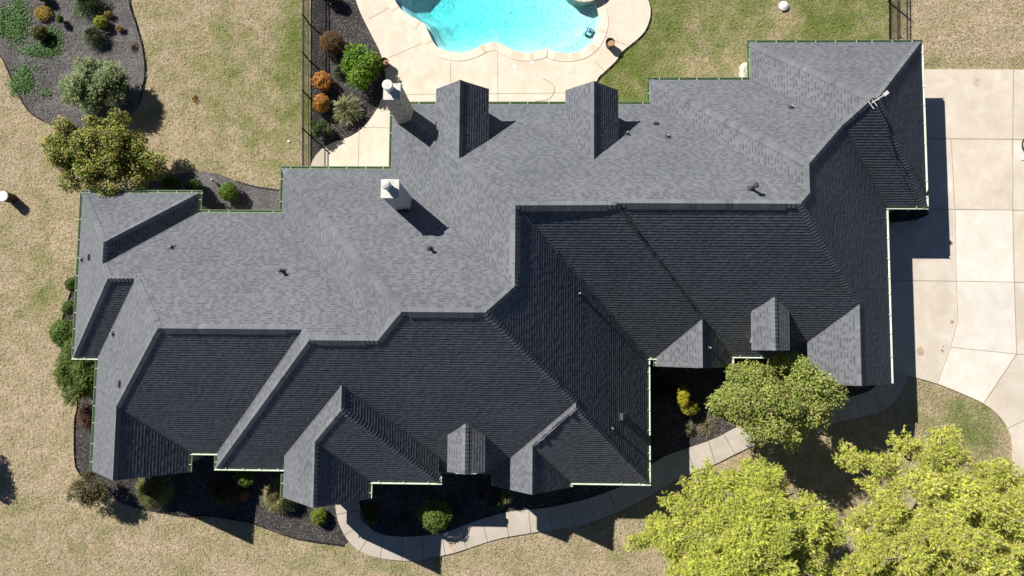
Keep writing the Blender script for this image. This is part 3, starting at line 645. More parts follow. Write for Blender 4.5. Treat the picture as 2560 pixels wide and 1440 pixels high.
# dormers
def dormer(xW, xE, he, t_, yend, plane, front, wallm):
    xW, xE, he, yend = xW*D, xE*D, he*D+GH, yend*D; xm = (xW+xE)/2; hr = he + t_*(xE-xW)/2
    a, b, c = PL[plane]; ys = lambda z: (z-c)/b
    plW = (t_, 0, he - t_*xW); plE = (-t_, 0, he + t_*xE); yi, yr = ys(he), ys(hr)
    sg = 1 if front == 'N' else -1; ins = .33; yf = yend - sg*.38
    mb = MB(); x0, x1 = xW+ins, xE-ins; zt = he - .06
    yb = ys(zt); zf = a*x0 + b*yf + c
    for x in (x0, x1): mb.poly([(x, yf, zf-.1), (x, yb, zt-.02), (x, yb, zt), (x, yf, zt)])
    mb.poly([(x0, yf, zf-.2), (x1, yf, zf-.2), (x1, yf, he + t_*ins-.05), (xm, yf, hr-.06), (x0, yf, he + t_*ins-.05)])
    mb.quad((xW+.02, yend-sg*.03, he-.03), (xE-.02, yend-sg*.03, he-.03), (xE-.02, yi+sg*.1, he-.03), (xW+.02, yi+sg*.1, he-.03))
    dm = mb.build('dormer', wallm, house)
    mb = MB(); shingle(mb, [(xW, yend), (xm, yend), (xm, yr), (xW, yi)], plW); shingle(mb, [(xE, yend), (xm, yend), (xm, yr), (xE, yi)], plE)
    caps(mb, (xm, yend, hr), (xm, yr, hr), nrm_of(plW), nrm_of(plE))
    for x, z in ((xW, he), (xE, he)):
        for yy in (yend, yend-sg*.03): mb.poly([(x, yy, z-.006), (xm, yy, hr-.006), (xm, yy, hr-.15), (x, yy, z-.13)], 1)
        mb.quad((x, yend, z-.13), (x, yi, z-.13), (x, yi, z-.006), (x, yend, z-.006), 1)
    mb.build('dormer_roof', [M_SH, M_FASCIA], dm)
    mb = MB(); w = (x1-x0)*.5; zc = max(zf+.25, GH*0+zf+.25); zu = he + .05
    y0, y1 = sorted((yf+sg*.04, yf-sg*.02)); mb.box(xm-w/2-.06, xm+w/2+.06, y0, y1, zc-.06, zu+.06, 0); y0, y1 = sorted((yf+sg*.05, yf)); mb.box(xm-w/2, xm+w/2, y0, y1, zc, zu, 1)
    mb.build('window', [M_WHITE, M_GLASS], dm)
M_SIDING = plain('dormer_siding', (.36,.33,.28), .8)
dormer(-.1280,-.0583,.0720,.9268,.3318,'N1','N',M_SIDING); dormer(.0428,.1118,.0715,.9451,.3303,'N1','N',M_SIDING)
dormer(-.1076,-.0591,.0550,.671,-.1697,'S2','S',M_SIDING); dormer(.2860,.3337,.0570,.6814,-.0091,'S1b','S',M_SIDING)

# chimneys
def chimney(x0, x1, y0, y1, zt, mat, over, zb, flue, dome):
    x0, x1, y0, y1, zt = x0*D, x1*D, y0*D, y1*D, zt*D+GH
    mb = MB(); i = over; mb.box(x0+i, x1-i, y0+i, y1-i, zb, zt-.05); ch = mb.build('chimney', mat, house)
    mb = MB(); mb.box(x0, x1, y0, y1, zt-.07, zt); mb.build('chimney_cap', M_CAP, ch, bevel=.012)
    fx, fy, r, h = flue; mb = MB(); c = (x0+(x1-x0)*fx, y0+(y1-y0)*fy, zt)
    pr = [(r*.8, 0), (r*.8, h*.62), (r*.86, h*.62), (r, h*.66), (r, h*.8)]
    pr += [(r*.98, h*.9), (r*.8, h*1.0), (r*.4, h*1.06), (.01, h*1.08)] if dome else [(r*1.02, h*.82), (r*1.02, h*.97), (r*.93, h), (r*.6, h*1.01), (.01, h*1.02)]
    mb.ring(pr, c, 28); mb.build('flue', M_CAP, ch, smooth=False)
    if dome is False:
        fl = MB()
        for yy in (y0-.05,): fl.box(x0+.02, x1-.02, yy, yy+.03, zb, zb+.1)
    return ch
chimney(-.1889,-.1672,.3020,.3232,.1163,M_CHIM,.005,GH+.2,(.36,.68,.25,.55),False)
chimney(-.1811,-.1591,.1687,.1917,.1549,M_STUCCO,.05,GH+2.0,(.38,.62,.22,.50),True)

# pipes, box vents, aerial
def ray_plane(px, py, k):
    d = CM @ np.array([(px-1280)/1800, (720-py)/1800, -1.0]); a, b, c = PL[k]; s_ = (c-HC)/(d[2]-a*d[0]-b*d[1]); return Vector((d[0]*s_, d[1]*s_, HC+d[2]*s_))
def pipe(px, py, k, h, r=.045, cowl=False):
    p = ray_plane(px, py, k); nn = nrm_of(PL[k]); mb = MB()
    up = Vector((nn.x, nn.y, 0)).normalized(); sd = Vector((-up.y, up.x, 0)); dn = nn.cross(sd); dn = dn if dn.z < 0 else -dn
    q = [p - sd*.16 - dn*.22, p + sd*.16 - dn*.22, p + sd*.16 + dn*.16, p - sd*.16 + dn*.16]; q = [v_ + nn*.026 for v_ in q]
    if (q[1]-q[0]).cross(q[2]-q[0]).dot(nn) < 0: q = q[::-1]
    mb.poly(q, 0)
    mb.ring([(r*2.2, -.06), (r*1.5, r*2.2), (r*1.15, r*2.6)], p, 14, 0)
    mb.ring([(r, 0), (r, h)], p, 14, 0); mb.ring([(r*.75, h-.02), (r*.75, h+.03)], p, 14, 1)
    if cowl: mb.ring([(r*1.5, h-.02), (r*1.8, h+.05), (r*1.2, h+.12), (.01, h+.13)], p, 14, 0)
    mb.build('vent_pipe', [M_LEAD, M_PIPE], roof)
pipe(430,618,'N3',.22); pipe(708,678,'N3',.42,.055,True); pipe(1076,622,'N2',.42,.055,True); pipe(1669,341,'N1',.25); pipe(1567,334,'N1',.3); pipe(1976,268,'N5',.25)
pipe(1876,472,'N1',.75,.08,True); pipe(1448,735,'E1',.6,.045); pipe(1530,1069,'E1',.4,.04); pipe(206,650,'W5',.22); pipe(284,835,'W4',.25); pipe(1772,869,'Ep',.35)
def boxvent(px, py, k, w=.32, h=.12):
    p = ray_plane(px, py, k); nn = nrm_of(PL[k]); up = Vector((nn.x, nn.y, 0)).normalized(); sd = Vector((-up.y, up.x, 0)); dn = nn.cross(sd)
    M = Matrix((sd, dn, nn)).transposed().to_4x4(); M.translation = p; mb = MB()
    mb.box(-w/2, w/2, -w/2, w/2, -.02, h, 0, .5, M); mb.box(-w/2-.06, w/2+.06, -w/2-.06, w/2+.06, -.02, .028, 0, .5, M); mb.build('roof_vent', M_LEAD, roof, bevel=.01)
boxvent(224,643,'W5',.26,.10); boxvent(300,960,'W4',.3,.10); boxvent(1640,310,'N1',.2,.12); boxvent(1554,1041,'E1',.34,.22)
ap = Vector(v3('N6 E4 S7', ('N6','E4'))); mb = MB()
mb.tube([ap+Vector((-.05,-.1,-.3)), ap+Vector((-.05,-.1,.2))], .03, 8); b0 = ap+Vector((-.05,-.1,.15))
mb.tube([b0+Vector((-.30,-.18,0)), b0+Vector((.36,.25,0))], .024, 8); mb.tube([b0+Vector((-.45,-.10,0)), b0+Vector((-.2,-.46,0))], .02, 6); mb.tube([b0+Vector((-.27,-.02,0)), b0+Vector((-.05,-.32,0))], .018, 6)
M = Matrix.Translation(b0+Vector((.36,.27,.02))) @ Matrix.Rotation(math.atan2(.36,.45), 4, 'Z'); mb.box(-.13, .13, -.08, .08, -.05, .05, 0, .5, M); mb.build('aerial', M_CAP, roof)

# ------------------------------------------------------------------ plants
class Leaves:
    """many small leaf faces gathered into one crown mesh, each with its own leaf colour"""
    def __init__(s): s.P = []; s.C = []
    def quads(s, c, nrm, ln, wd, cols, axis=None):
        """c, nrm: (n,3); rhombic leaves of length ln and width wd"""
        n = len(c); nrm = nrm/(np.linalg.norm(nrm, axis=1, keepdims=True)+1e-9)
        a = rng.normal(size=(n, 3)) if axis is None else axis
        a = a - nrm*np.sum(a*nrm, axis=1, keepdims=True); a /= (np.linalg.norm(a, axis=1, keepdims=True)+1e-9); b = np.cross(nrm, a)
        ln = np.reshape(ln*(.7+.6*rng.random(n)), (n, 1)); wd = np.reshape(wd*(.7+.6*rng.random(n)), (n, 1))
        s.P.append(np.stack([c-a*ln/2, c+b*wd/2, c+a*ln/2, c-b*wd/2], axis=1)); s.C.append(cols)
    def build(s, name, mat, parent):
        P = np.concatenate(s.P); C = np.concatenate(s.C); n = len(P); me = bpy.data.meshes.new(name)
        me.vertices.add(n*4); me.vertices.foreach_set('co', P.reshape(-1).astype(np.float32))
        me.loops.add(n*4); me.loops.foreach_set('vertex_index', np.arange(n*4, dtype=np.int32))
        me.polygons.add(n); me.polygons.foreach_set('loop_start', np.arange(0, n*4, 4, dtype=np.int32))
        me.update(calc_edges=True)
        at_ = me.attributes.new('Col', 'FLOAT_COLOR', 'FACE'); at_.data.foreach_set('color', np.c_[C, np.ones(n)].astype(np.float32).reshape(-1))
        me.materials.append(mat); o = bpy.data.objects.new(name, me); COL.objects.link(o); o.parent = parent
        return o
def pick(cols, wts, n, var=.15):
    w = np.array(wts, float); w /= w.sum(); i = rng.choice(len(cols), n, p=w); c = np.array(cols)[i]
    return np.clip(c*(1+var*rng.normal(size=(n, 1))), .004, 1)
def rdir(n):
    d = rng.normal(size=(n, 3)); return d/np.linalg.norm(d, axis=1, keepdims=True)
def crown_lobes(rad, nl, lr, flat=.25, rag=(.62, .36)):
    """lobe centres near the shell of an ellipsoid, uneven in reach"""
    d = rdir(nl); d[:, 2] = np.where(d[:, 2] < -flat, -d[:, 2]*.6, d[:, 2]); f = rag[0] + rag[1]*rng.random((nl, 1)); c = d*np.array(rad)*f
    return c, lr*(.65+.7*rng.random(nl))
def leafy(L, c, lc, lr, per, size, cols, wts, asp=.55, upb=.45, hole=.0):
    for k in range(len(lc)):
        if rng.random() < hole: continue
        n = int(per*(lr[k]/lr.mean())**2); d = rdir(n); r = lr[k]*(.45+.6*rng.random((n, 1)))
        p = c + lc[k] + d*r; nr = d*.5 + rng.normal(size=(n, 3))*.5 + np.array([-.25, .22, upb+.45])
        co = pick(cols, wts, n)*(.86+.28*rng.random())*1.45; L.quads(p, nr, size, size*asp, co)
def trunk(name, parent, H, r0, limbs, spread, mat, z0=.3):
    mb = MB(); mb.tube([(0,0,-.1), (.03,.02,H*.25), (-.02,.04,H*.5), (.04,-.02,H*.8)], [r0*1.25, r0, r0*.75, r0*.3], 8)
    for k in range(limbs):
        a = k*2.4 + random.random(); zb = H*(z0+.35*random.random()); e = spread*(.6+.5*random.random()); zt = min(H*.95, zb + H*(.2+.3*random.random()))
        mb.tube([(0,0,zb), (math.cos(a)*e*.45, math.sin(a)*e*.45, zb+(zt-zb)*.55), (math.cos(a)*e, math.sin(a)*e, zt)], [r0*.5, r0*.3, r0*.08], 6)
    me = mb.build(name, mat); me.parent = parent; return me
GREENS = [(.10,.15,.02), (.06,.11,.02), (.16,.20,.03), (.035,.07,.015)]
# bushes: base stem + foliage
def shrub(name, px, py, rx_, ry_, h, cols, wts, label, cat='shrub', group=None, n=1600, size=.10, nl=22, asp=.55, tight=True, zc=None, mat=None):
    zc = h*.5 if zc is None else zc
    x, y, _ = at(px, py, zc); s = (HC-zc)/1800
    e = empty(name, (x, y, 0), label, cat, group); rad = (rx_*s*1.0, ry_*s*1.0, h*.52)
    L = Leaves(); c = np.array([0, 0, zc])
    if tight:
        d = rdir(n); d[:, 2] = np.abs(d[:, 2])*np.where(rng.random(n) < .8, 1, -.6); q = .84+.2*rng.random((n, 1))
        lump = 1 + .09*np.sin(d[:, :1]*7+px)*np.sin(d[:, 1:2]*6+py) + .06*np.sin(d[:, 2:3]*11+px*2)
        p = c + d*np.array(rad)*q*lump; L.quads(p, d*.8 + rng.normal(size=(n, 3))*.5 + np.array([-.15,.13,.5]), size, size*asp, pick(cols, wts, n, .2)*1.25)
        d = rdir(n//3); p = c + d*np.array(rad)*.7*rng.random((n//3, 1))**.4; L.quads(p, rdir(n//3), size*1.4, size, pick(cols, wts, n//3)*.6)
    else:
        lc, lr = crown_lobes(rad, nl, max(rad[:2])*.34); leafy(L, c, lc, lr, n//nl, size, cols, wts, asp)
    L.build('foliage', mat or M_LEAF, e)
    mb = MB()
    for k in range(4):
        a = k*1.6; mb.tube([(0,0,-.05), (math.cos(a)*rad[0]*.3, math.sin(a)*rad[1]*.3, h*.5)], [.03, .012], 5)
    o = mb.build('stem', M_BARK); o.parent = e
    return e
def tuft(name, px, py, r, h, cols, wts, label, cat='ornamental grass', group=None, n=420, w=.022, droop=.5):
    x, y, _ = at(px, py, h*.4); s = (HC-h*.4)/1800; e = empty(name, (x, y, 0), label, cat, group); R = r*s
    L = Leaves(); a = rng.random(n)*6.283; f = rng.random(n)**.6; hx = np.cos(a); hy = np.sin(a); ln = R*(.35+.75*f); col = pick(cols, wts, n, .2)
    prev = np.c_[hx*.06, hy*.06, np.zeros(n)]
    for k, (q, zq) in enumerate(((.35, .75), (.72, 1.0), (1.08, 1.0-droop*.9))):
        z = h*zq*(1.05-.55*f)*(.85+.3*rng.random(n)); nx = np.c_[hx*ln*q, hy*ln*q, np.maximum(z, .03)]
        mid = (prev+nx)/2; ax = nx-prev; le = np.linalg.norm(ax, axis=1)
        side = np.c_[-hy, hx, np.zeros(n)]; nr = np.cross(ax, side); nr *= np.sign(nr[:, 2:3]+1e-9)
        L.quads(mid, nr + rng.normal(size=(n, 3))*.25*le[:, None], le*1.25, w*(1.2-.25*k), col*(.8+.2*k), ax); prev = nx
    L.build('blades', M_LEAF, e); return e
def inside_np(x, y, poly):
    c = np.zeros(len(x), bool); n = len(poly); j = n-1
    for i in range(n):
        xi, yi = poly[i][:2]; xj, yj = poly[j][:2]
        if yi != yj: c ^= ((yi > y) != (yj > y)) & (x < (xj-xi)*(y-yi)/(yj-yi)+xi)
        j = i
    return c
# shrub island, upper left
GC = [(.12,.27,.055), (.085,.21,.045), (.17,.30,.08), (.06,.13,.03)]
L = Leaves()
for cx, cy, rx_, ry_, nn in ((42,55,34,62,2300), (128,108,30,36,1500), (100,128,46,16,700), (60,205,28,36,1100), (62,182,10,18,260), (205,18,20,24,420), (5,60,10,40,350), (115,235,18,14,90), (85,165,40,20,90), (40,215,20,24,300)):
    u = rng.normal(size=(nn, 2))*.45; pts = np.array([at(cx+a*rx_, cy+b*ry_) for a, b in u]); pts[:, 2] = .03+.10*rng.random(nn)*np.exp(-np.sum(u*u, axis=1))
    L.quads(pts, rng.normal(size=(nn, 3))*.35+np.array([-.3,.25,1.2]), .13, .06, pick(GC, (3,3,2,2), nn, .2))
wl = np.array([at(*p)[:2] for p in UL+UL2+[(-60,60),(-60,-60)]]); wx_ = rng.uniform(-30, -16, 26000); wy_ = rng.uniform(6, 21, 26000); wk = inside_np(wx_, wy_, wl); wx_, wy_ = wx_[wk], wy_[wk]; wpx = np.array([topx(a_, b_)[0] for a_, b_ in zip(wx_, wy_)]); wk = rng.random(len(wx_)) < np.clip(1.15-wpx/330, .12, 1); wx_, wy_ = wx_[wk], wy_[wk]; nw = len(wx_)
L.quads(np.c_[wx_, wy_, .03+.05*rng.random(nw)], np.c_[rng.normal(size=(nw, 2))*.5, np.ones(nw)], .20, .022, pick([(.34,.30,.27),(.24,.22,.21),(.45,.40,.34),(.10,.10,.10),(.20,.22,.10)], (3,3,2,2,1), nw, .2), np.c_[rng.normal(size=(nw, 2)), .3*rng.random(nw)])
gco = L.build('ground_cover', M_LEAF, None); tag(gco, 'low green weeds and pale dead grass creeping over the island mulch', 'ground cover', kind='stuff')
YB = [(.42,.30,.05), (.34,.25,.04), (.48,.38,.09)]
shrub('low_bush', 107, 33, 22, 20, .35, YB, (2,2,1), 'flat round mustard yellow bush in the shrub island', n=1500, size=.07)
shrub('round_bush', 100, 83, 21, 20, .75, [(.10,.11,.02),(.06,.075,.015),(.16,.12,.03)], (2,2,1), 'dark olive round bush below the mustard yellow bush', n=1500, size=.08)
shrub('small_bush', 151, 49, 8, 11, .6, GREENS, (2,2,1,1), 'tiny dark green upright bush in the shrub island', n=350, size=.08)
shrub('round_bush', 253, 56, 18, 17, .65, [(.26,.30,.025),(.18,.24,.02),(.34,.34,.04)], (2,1,1), 'bright lime round bush above the grassy clump', n=1300, size=.08)
shrub('twiggy_bush', 272, 36, 13, 9, .4, [(.40,.26,.08),(.30,.22,.06)], (1,1), 'sparse golden twiggy bush above the lime bush', n=180, size=.10, asp=.3)
shrub('twiggy_bush', 299, 71, 11, 10, .35, [(.36,.22,.07),(.28,.17,.05)], (1,1), 'small golden spiky bush right of the lime bush', n=160, size=.11, asp=.25)
shrub('twiggy_bush', 334, 116, 9, 14, .2, [(.22,.10,.04),(.16,.09,.03)], (1,1), 'low rusty sprig near the right edge of the shrub island', n=110, size=.09, asp=.4)
shrub('round_bush', 107, -7, 16, 12, .7, GREENS, (1,2,0,3), 'dark bush cut by the top edge of the picture', n=700, size=.09)
DG = [(.10,.13,.06), (.16,.18,.09), (.06,.085,.035), (.24,.24,.13)]
tuft('grass_clump', 236, 90, 33, .75, DG, (2,2,2,1), 'grey green arching grass clump beside the lime bush', n=300, w=.045)
tuft('grass_clump', 226, 8, 40, .9, [(.07,.10,.04),(.12,.15,.07),(.04,.06,.02)], (2,1,2), 'dark green arching grass clump at the top of the shrub island', n=340, w=.045)
def sprays(L, c, lc, lr, per, cols, wts, ln=.24, w=.035, k=6, lean=None, up=.5):
    """feathery shoots: k narrow leaves fanned round a shoot that points out of the lobe"""
    for q in range(len(lc)):
        n = int(per*(lr[q]/lr.mean())**2); d = rdir(n); d[:, 2] = np.abs(d[:, 2])*.9-.1
        ax = d + np.array([0, 0, up]) + (0 if lean is None else np.array(lean)); ax /= np.linalg.norm(ax, axis=1, keepdims=True)
        p = c + lc[q] + d*lr[q]*(.35+.75*rng.random((n, 1))); col = pick(cols, wts, n, .16)*(.85+.3*rng.random())
        for j in range(k):
            a2 = ax + rng.normal(size=(n, 3))*.42; a2 /= np.linalg.norm(a2, axis=1, keepdims=True)
            off = ax*(ln*(j/k-.3)); nr = np.cross(a2, rng.normal(size=(n, 3))); nr *= np.sign(nr[:, 2:3]+1e-9); nr += np.array([-.50, .44, 1.25])
            L.quads(p + off + a2*ln*.4, nr, ln, w, col*(.92+.16*rng.random((n, 1))), a2)
x, y, _ = at(243, 216, 1.0); e = empty('feathery_shrub', (x, y, 0), 'large grey green feathery shrub spreading over the shrub island', 'shrub'); L = Leaves()
lc, lr = crown_lobes((1.75, 1.35, .95), 46, .42)
sprays(L, np.array([0, 0, 1.0]), lc, lr, 85, [(.25,.31,.14),(.33,.39,.18),(.15,.21,.08),(.43,.45,.23)], (3,2,2,1), .24, .04, 5, (-.25,.2,0), .55); L.build('foliage', M_LEAF, e); trunk('stem', e, 1.5, .08, 7, 1.2, M_BARK, .1)
# fence bed
OR = [(.50,.24,.05), (.42,.19,.035), (.58,.33,.09), (.32,.16,.03)]
shrub('brown_bush', 829, 108, 31, 31, 1.1, [(.17,.09,.035),(.12,.065,.025),(.22,.13,.06)], (2,2,1), 'round brown dried bush beside the black fence', n=3200, size=.07)
shrub('leafy_shrub', 901, 168, 41, 56, 1.5, [(.11,.22,.012),(.07,.15,.01),(.20,.28,.02),(.03,.07,.008)], (3,3,2,2), 'large bright green shrub beside the planter and pool deck', n=5200, size=.13, nl=40, tight=False)
shrub('orange_bush', 805, 203, 25, 24, .95, OR, (3,2,2,1), 'round pale orange bush, upper of the pair by the fence', n=1900, size=.09)
shrub('orange_bush', 803, 259, 22, 24, .95, OR, (2,3,1,2), 'round deep orange bush, lower of the pair by the fence', n=1700, size=.09)
shrub('dark_bush', 803, 325, 27, 25, 1.1, [(.05,.08,.01),(.03,.05,.01),(.09,.12,.015)], (2,2,1), 'dark green bush where the fence bed meets the path', n=2000, size=.10, nl=18, tight=False)
shrub('dark_bush', 826, -9, 22, 15, 1.0, [(.05,.08,.01),(.03,.05,.01)], (2,2), 'dark bush at the top of the fence bed', n=900, size=.10)
tuft('grass_clump', 849, 180, 20, .5, [(.12,.16,.08),(.08,.11,.05)], (1,1), 'small grey green clump left of the bright green shrub', n=200, w=.03)
tuft('spiky_plant', 868, 275, 40, .85, [(.24,.27,.12),(.32,.32,.16),(.15,.18,.07),(.40,.37,.22)], (2,2,1,1), 'pale green spiky clump at the foot of the fence bed', 'yucca', n=240, w=.06, droop=.3)
# along the left wall of the house
JU = [(.12,.18,.03), (.08,.13,.02), (.20,.25,.05), (.26,.29,.08)]
shrub('round_bush', 183, 711, 17, 18, .9, GREENS, (2,2,1,2), 'small round bush at the left wall, uppermost of three', n=1000, size=.09)
shrub('round_bush', 177, 770, 19, 19, .95, GREENS, (2,2,1,1), 'small round bush at the left wall, middle of three', n=1100, size=.09)
shrub('round_bush', 162, 833, 35, 34, 1.2, [(.10,.17,.02),(.06,.12,.02),(.15,.21,.03)], (2,2,1), 'round bush at the left wall, largest of three', n=2600, size=.10)
x, y, _ = at(199, 925, 1.0); e = empty('feathery_shrub', (x, y, 0), 'loose yellow green juniper spilling out beside the left wall', 'shrub'); L = Leaves(); lc, lr = crown_lobes((1.05, 1.6, .8), 30, .36)
sprays(L, np.array([0, 0, .95]), lc, lr, 75, JU, (3,2,2,1), .30, .04, 5, None, .3); L.build('foliage', M_LEAF, e); trunk('stem', e, 1.2, .07, 6, .9, M_BARK, .1)
shrub('red_bush', 216, 1040, 22, 33, .7, [(.16,.075,.045),(.11,.05,.03),(.20,.11,.07)], (2,2,1), 'reddish brown bush beside the left wall', n=1300, size=.09, asp=.35)
# front beds
x, y, _ = at(238, 1216, .7); e = empty('twiggy_shrub', (x, y, 0), 'tall sparse brown twiggy shrub below the left gable', 'shrub'); L = Leaves(); lc, lr = crown_lobes((1.0, .7, .85), 22, .32)
sprays(L, np.array([0, 0, 1.0]), lc, lr, 40, [(.14,.12,.05),(.20,.15,.07),(.09,.085,.03)], (2,1,2), .26, .04, 3); L.build('foliage', M_LEAF, e); trunk('stem', e, 1.9, .05, 9, .8, M_BARK, .05)
TG = [(.36,.32,.15), (.26,.27,.10), (.44,.38,.20), (.16,.20,.06)]
tuft('grass_clump', 384, 1226, 46, 1.2, [(.20,.22,.07),(.13,.17,.045),(.32,.29,.13)], (3,3,1), 'large green grass clump with tan tips under the left gable', n=900, w=.03, droop=.6)
tuft('grass_clump', 701, 1241, 42, 1.15, TG, (3,2,2,1), 'large tan grass clump beside the middle gable', n=900, w=.03, droop=.6)
shrub('round_bush', 613, 1192, 28, 23, .95, GREENS, (3,2,2,1), 'green bush under the gutter left of the middle gable', n=1700, size=.10)
shrub('orange_bush', 611, 1238, 12, 14, .5, [(.40,.15,.05),(.30,.11,.03),(.22,.14,.05)], (2,1,1), 'small orange leaved bush in the shade below the green bush', n=320, size=.10)
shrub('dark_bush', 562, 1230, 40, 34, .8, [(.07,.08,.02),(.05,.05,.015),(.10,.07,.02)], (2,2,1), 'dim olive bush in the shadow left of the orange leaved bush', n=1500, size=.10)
shrub('small_bush', 797, 1291, 19, 21, .7, [(.18,.24,.02),(.11,.17,.02),(.25,.28,.03)], (2,2,1), 'small bright green round bush between mulch and sidewalk', n=1300, size=.09)
shrub('round_bush', 1089, 1289, 40, 38, 1.45, [(.12,.20,.03),(.08,.15,.02),(.18,.24,.05),(.24,.18,.06)], (3,3,2,.5), 'large bright round bush standing in the shade by the sidewalk', n=4200, size=.09)
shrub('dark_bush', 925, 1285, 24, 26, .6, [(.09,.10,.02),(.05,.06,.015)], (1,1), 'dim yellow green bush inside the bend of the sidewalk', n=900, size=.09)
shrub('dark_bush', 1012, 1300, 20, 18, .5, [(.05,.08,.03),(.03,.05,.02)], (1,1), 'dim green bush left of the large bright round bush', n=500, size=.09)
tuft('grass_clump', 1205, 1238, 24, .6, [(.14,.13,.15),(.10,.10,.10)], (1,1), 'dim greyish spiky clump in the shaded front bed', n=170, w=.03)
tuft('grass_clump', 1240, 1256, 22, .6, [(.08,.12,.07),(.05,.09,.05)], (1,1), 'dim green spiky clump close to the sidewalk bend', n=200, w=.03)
tuft('grass_clump', 1266, 1244, 16, .95, [(.30,.30,.12),(.22,.24,.08)], (1,1), 'yellowish grass clump below the right gable', n=200, w=.035)
# courtyard
shrub('yellow_bush', 1706, 992, 15, 25, 1.5, [(.40,.36,.02),(.30,.28,.02),(.46,.40,.05)], (2,2,1), 'tall yellow feathery bush in the courtyard corner', n=1300, size=.11, asp=.3)
shrub('yellow_bush', 1723, 1020, 22, 17, 1.0, [(.34,.30,.03),(.26,.24,.02),(.42,.35,.06)], (2,2,1), 'low olive yellow bush in front of the tall yellow one', n=900, size=.11, asp=.3)
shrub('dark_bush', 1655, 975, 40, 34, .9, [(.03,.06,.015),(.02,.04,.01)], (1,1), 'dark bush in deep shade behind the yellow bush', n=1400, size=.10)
tuft('grass_clump', 1720, 1072, 18, .45, [(.30,.28,.17),(.18,.20,.10)], (1,1), 'pale dry tuft on the courtyard mulch', n=90, w=.03)
tuft('grass_clump', 1768, 1066, 26, .3, [(.36,.30,.18),(.28,.22,.12)], (1,1), 'flat tan dry tuft nearest the courtyard path', n=130, w=.03)
# rear corner
shrub('round_bush', 572, 480, 24, 24, 1.0, [(.10,.20,.012),(.07,.14,.01),(.15,.24,.02)], (2,2,1), 'bright green round bush in the rear corner of the house', n=2000, size=.08)
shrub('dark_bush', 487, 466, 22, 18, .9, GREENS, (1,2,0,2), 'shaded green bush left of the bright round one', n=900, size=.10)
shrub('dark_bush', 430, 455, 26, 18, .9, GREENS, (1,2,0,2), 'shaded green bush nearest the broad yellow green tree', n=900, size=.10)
# lawn sprigs
shrub('dry_weed', 486, 246, 7, 12, .15, [(.48,.28,.10),(.36,.22,.08)], (1,1), 'small orange dry weed on the rear lawn', cat='weed', n=70, size=.10, asp=.3)

# trees
x, y, _ = at(241, 385, 2.7); e = empty('broad_tree', (x, y, 0), 'broad low tree with yellow green and dark leaves at the left house corner', 'tree'); L = Leaves()
lc, lr = crown_lobes((3.75, 2.3, 1.5), 230, .46, .8, (.45, .56))
lc[60:] *= .7; lc[:, 0] -= .12*lc[:, 1]
leafy(L, np.array([0, 0, 2.75]), lc, lr, 280, .13, [(.28,.29,.05),(.16,.20,.035),(.09,.12,.02),(.40,.36,.08),(.38,.22,.08),(.05,.07,.015)], (3,4,3,1.5,1,2), .6, .35, .06); L.build('crown', M_LEAF, e); trunk('trunk', e, 3.0, .13, 9, 1.7, M_BARK)
x, y, _ = at(1940, 998, 3.9); e = empty('round_tree', (x, y, 0), 'round tree with olive green leaves in front of the courtyard', 'tree'); L = Leaves()
lc, lr = crown_lobes((3.05, 2.05, 1.7), 130, .56, .45, (.50, .54))
leafy(L, np.array([0, 0, 3.9]), lc, lr, 360, .12, [(.24,.28,.06),(.16,.215,.04),(.32,.33,.09),(.31,.24,.12),(.07,.11,.02)], (3,4,2,1.5,1.5), .6, .35, .08); L.build('crown', M_LEAF, e); trunk('trunk', e, 4.8, .15, 9, 2.4, M_BARK)
CY = [(.60,.63,.11), (.50,.56,.09), (.70,.69,.18), (.30,.37,.05), (.60,.50,.22)]
def cypress(px, py, zc, rad, nl, lr0, per, label, cols, wts, twigs):
    x, y, _ = at(px, py, zc); e = empty('feathery_tree', (x, y, 0), label, 'tree', 'tall feathery trees on the front lawn'); L = Leaves()
    lc, lr = crown_lobes(rad, nl, lr0, .15, (.58, .34)); th = np.arctan2(lc[:, 1], lc[:, 0]); wob = 1 + .13*np.sin(3*th+px) + .11*np.sin(7*th+2*px) + .07*np.sin(12*th+px*.5); lc[:, 0] *= wob; lc[:, 1] *= wob; lr = lr*np.where(np.linalg.norm(lc/np.array(rad), axis=1) > .92, .62, 1.0)
    cut = (lc[:, 2]/rad[2]); sh = 1.12 - .42*np.clip(cut, 0, 1); lc[:, 0] *= sh; lc[:, 1] *= sh
    sprays(L, np.array([0, 0, zc]), lc, lr, per, cols, wts, .115, .020, 9, None, .6)
    far = np.linalg.norm(lc/np.array(rad), axis=1) > .78; tc = np.repeat(lc[far], 3, axis=0); tc[:, :2] *= 1 + np.tile((.05, .10, .15), int(far.sum()))[:, None]; tc += rng.normal(size=tc.shape)*.10
    sprays(L, np.array([0, 0, zc]), tc, np.tile((.26, .18, .11), int(far.sum())), 16, cols, wts, .13, .02, 8, None, .3); L.build('crown', M_LEAF, e)
    trunk('trunk', e, zc+rad[2]*.9, .24, 16, rad[0]*.85, M_BARK, .25)
    mb = MB()
    for k in range(twigs):
        j = random.randrange(nl); a = np.array([0, 0, zc]) + lc[j]*.35; b = np.array([0, 0, zc]) + lc[j]*1.08 + np.array([0,0,.5])
        m_ = (a+b)/2 + rng.normal(size=3)*.2; mb.tube([a, m_, b], [.036, .022, .010], 5)
    o = mb.build('branches', M_TWIG); o.parent = e
cypress(1850, 1342, 5.4, (4.45, 3.3, 3.0), 280, .46, 155, 'tall feathery yellow green tree beside the sidewalk bend', CY, (3,3,2,2,.8), 40)
cypress(2345, 1322, 5.6, (4.75, 4.3, 3.2), 300, .46, 150, 'tall feathery tree with brown twigs near the driveway curve', CY, (3,2,2,2,1.8), 70)
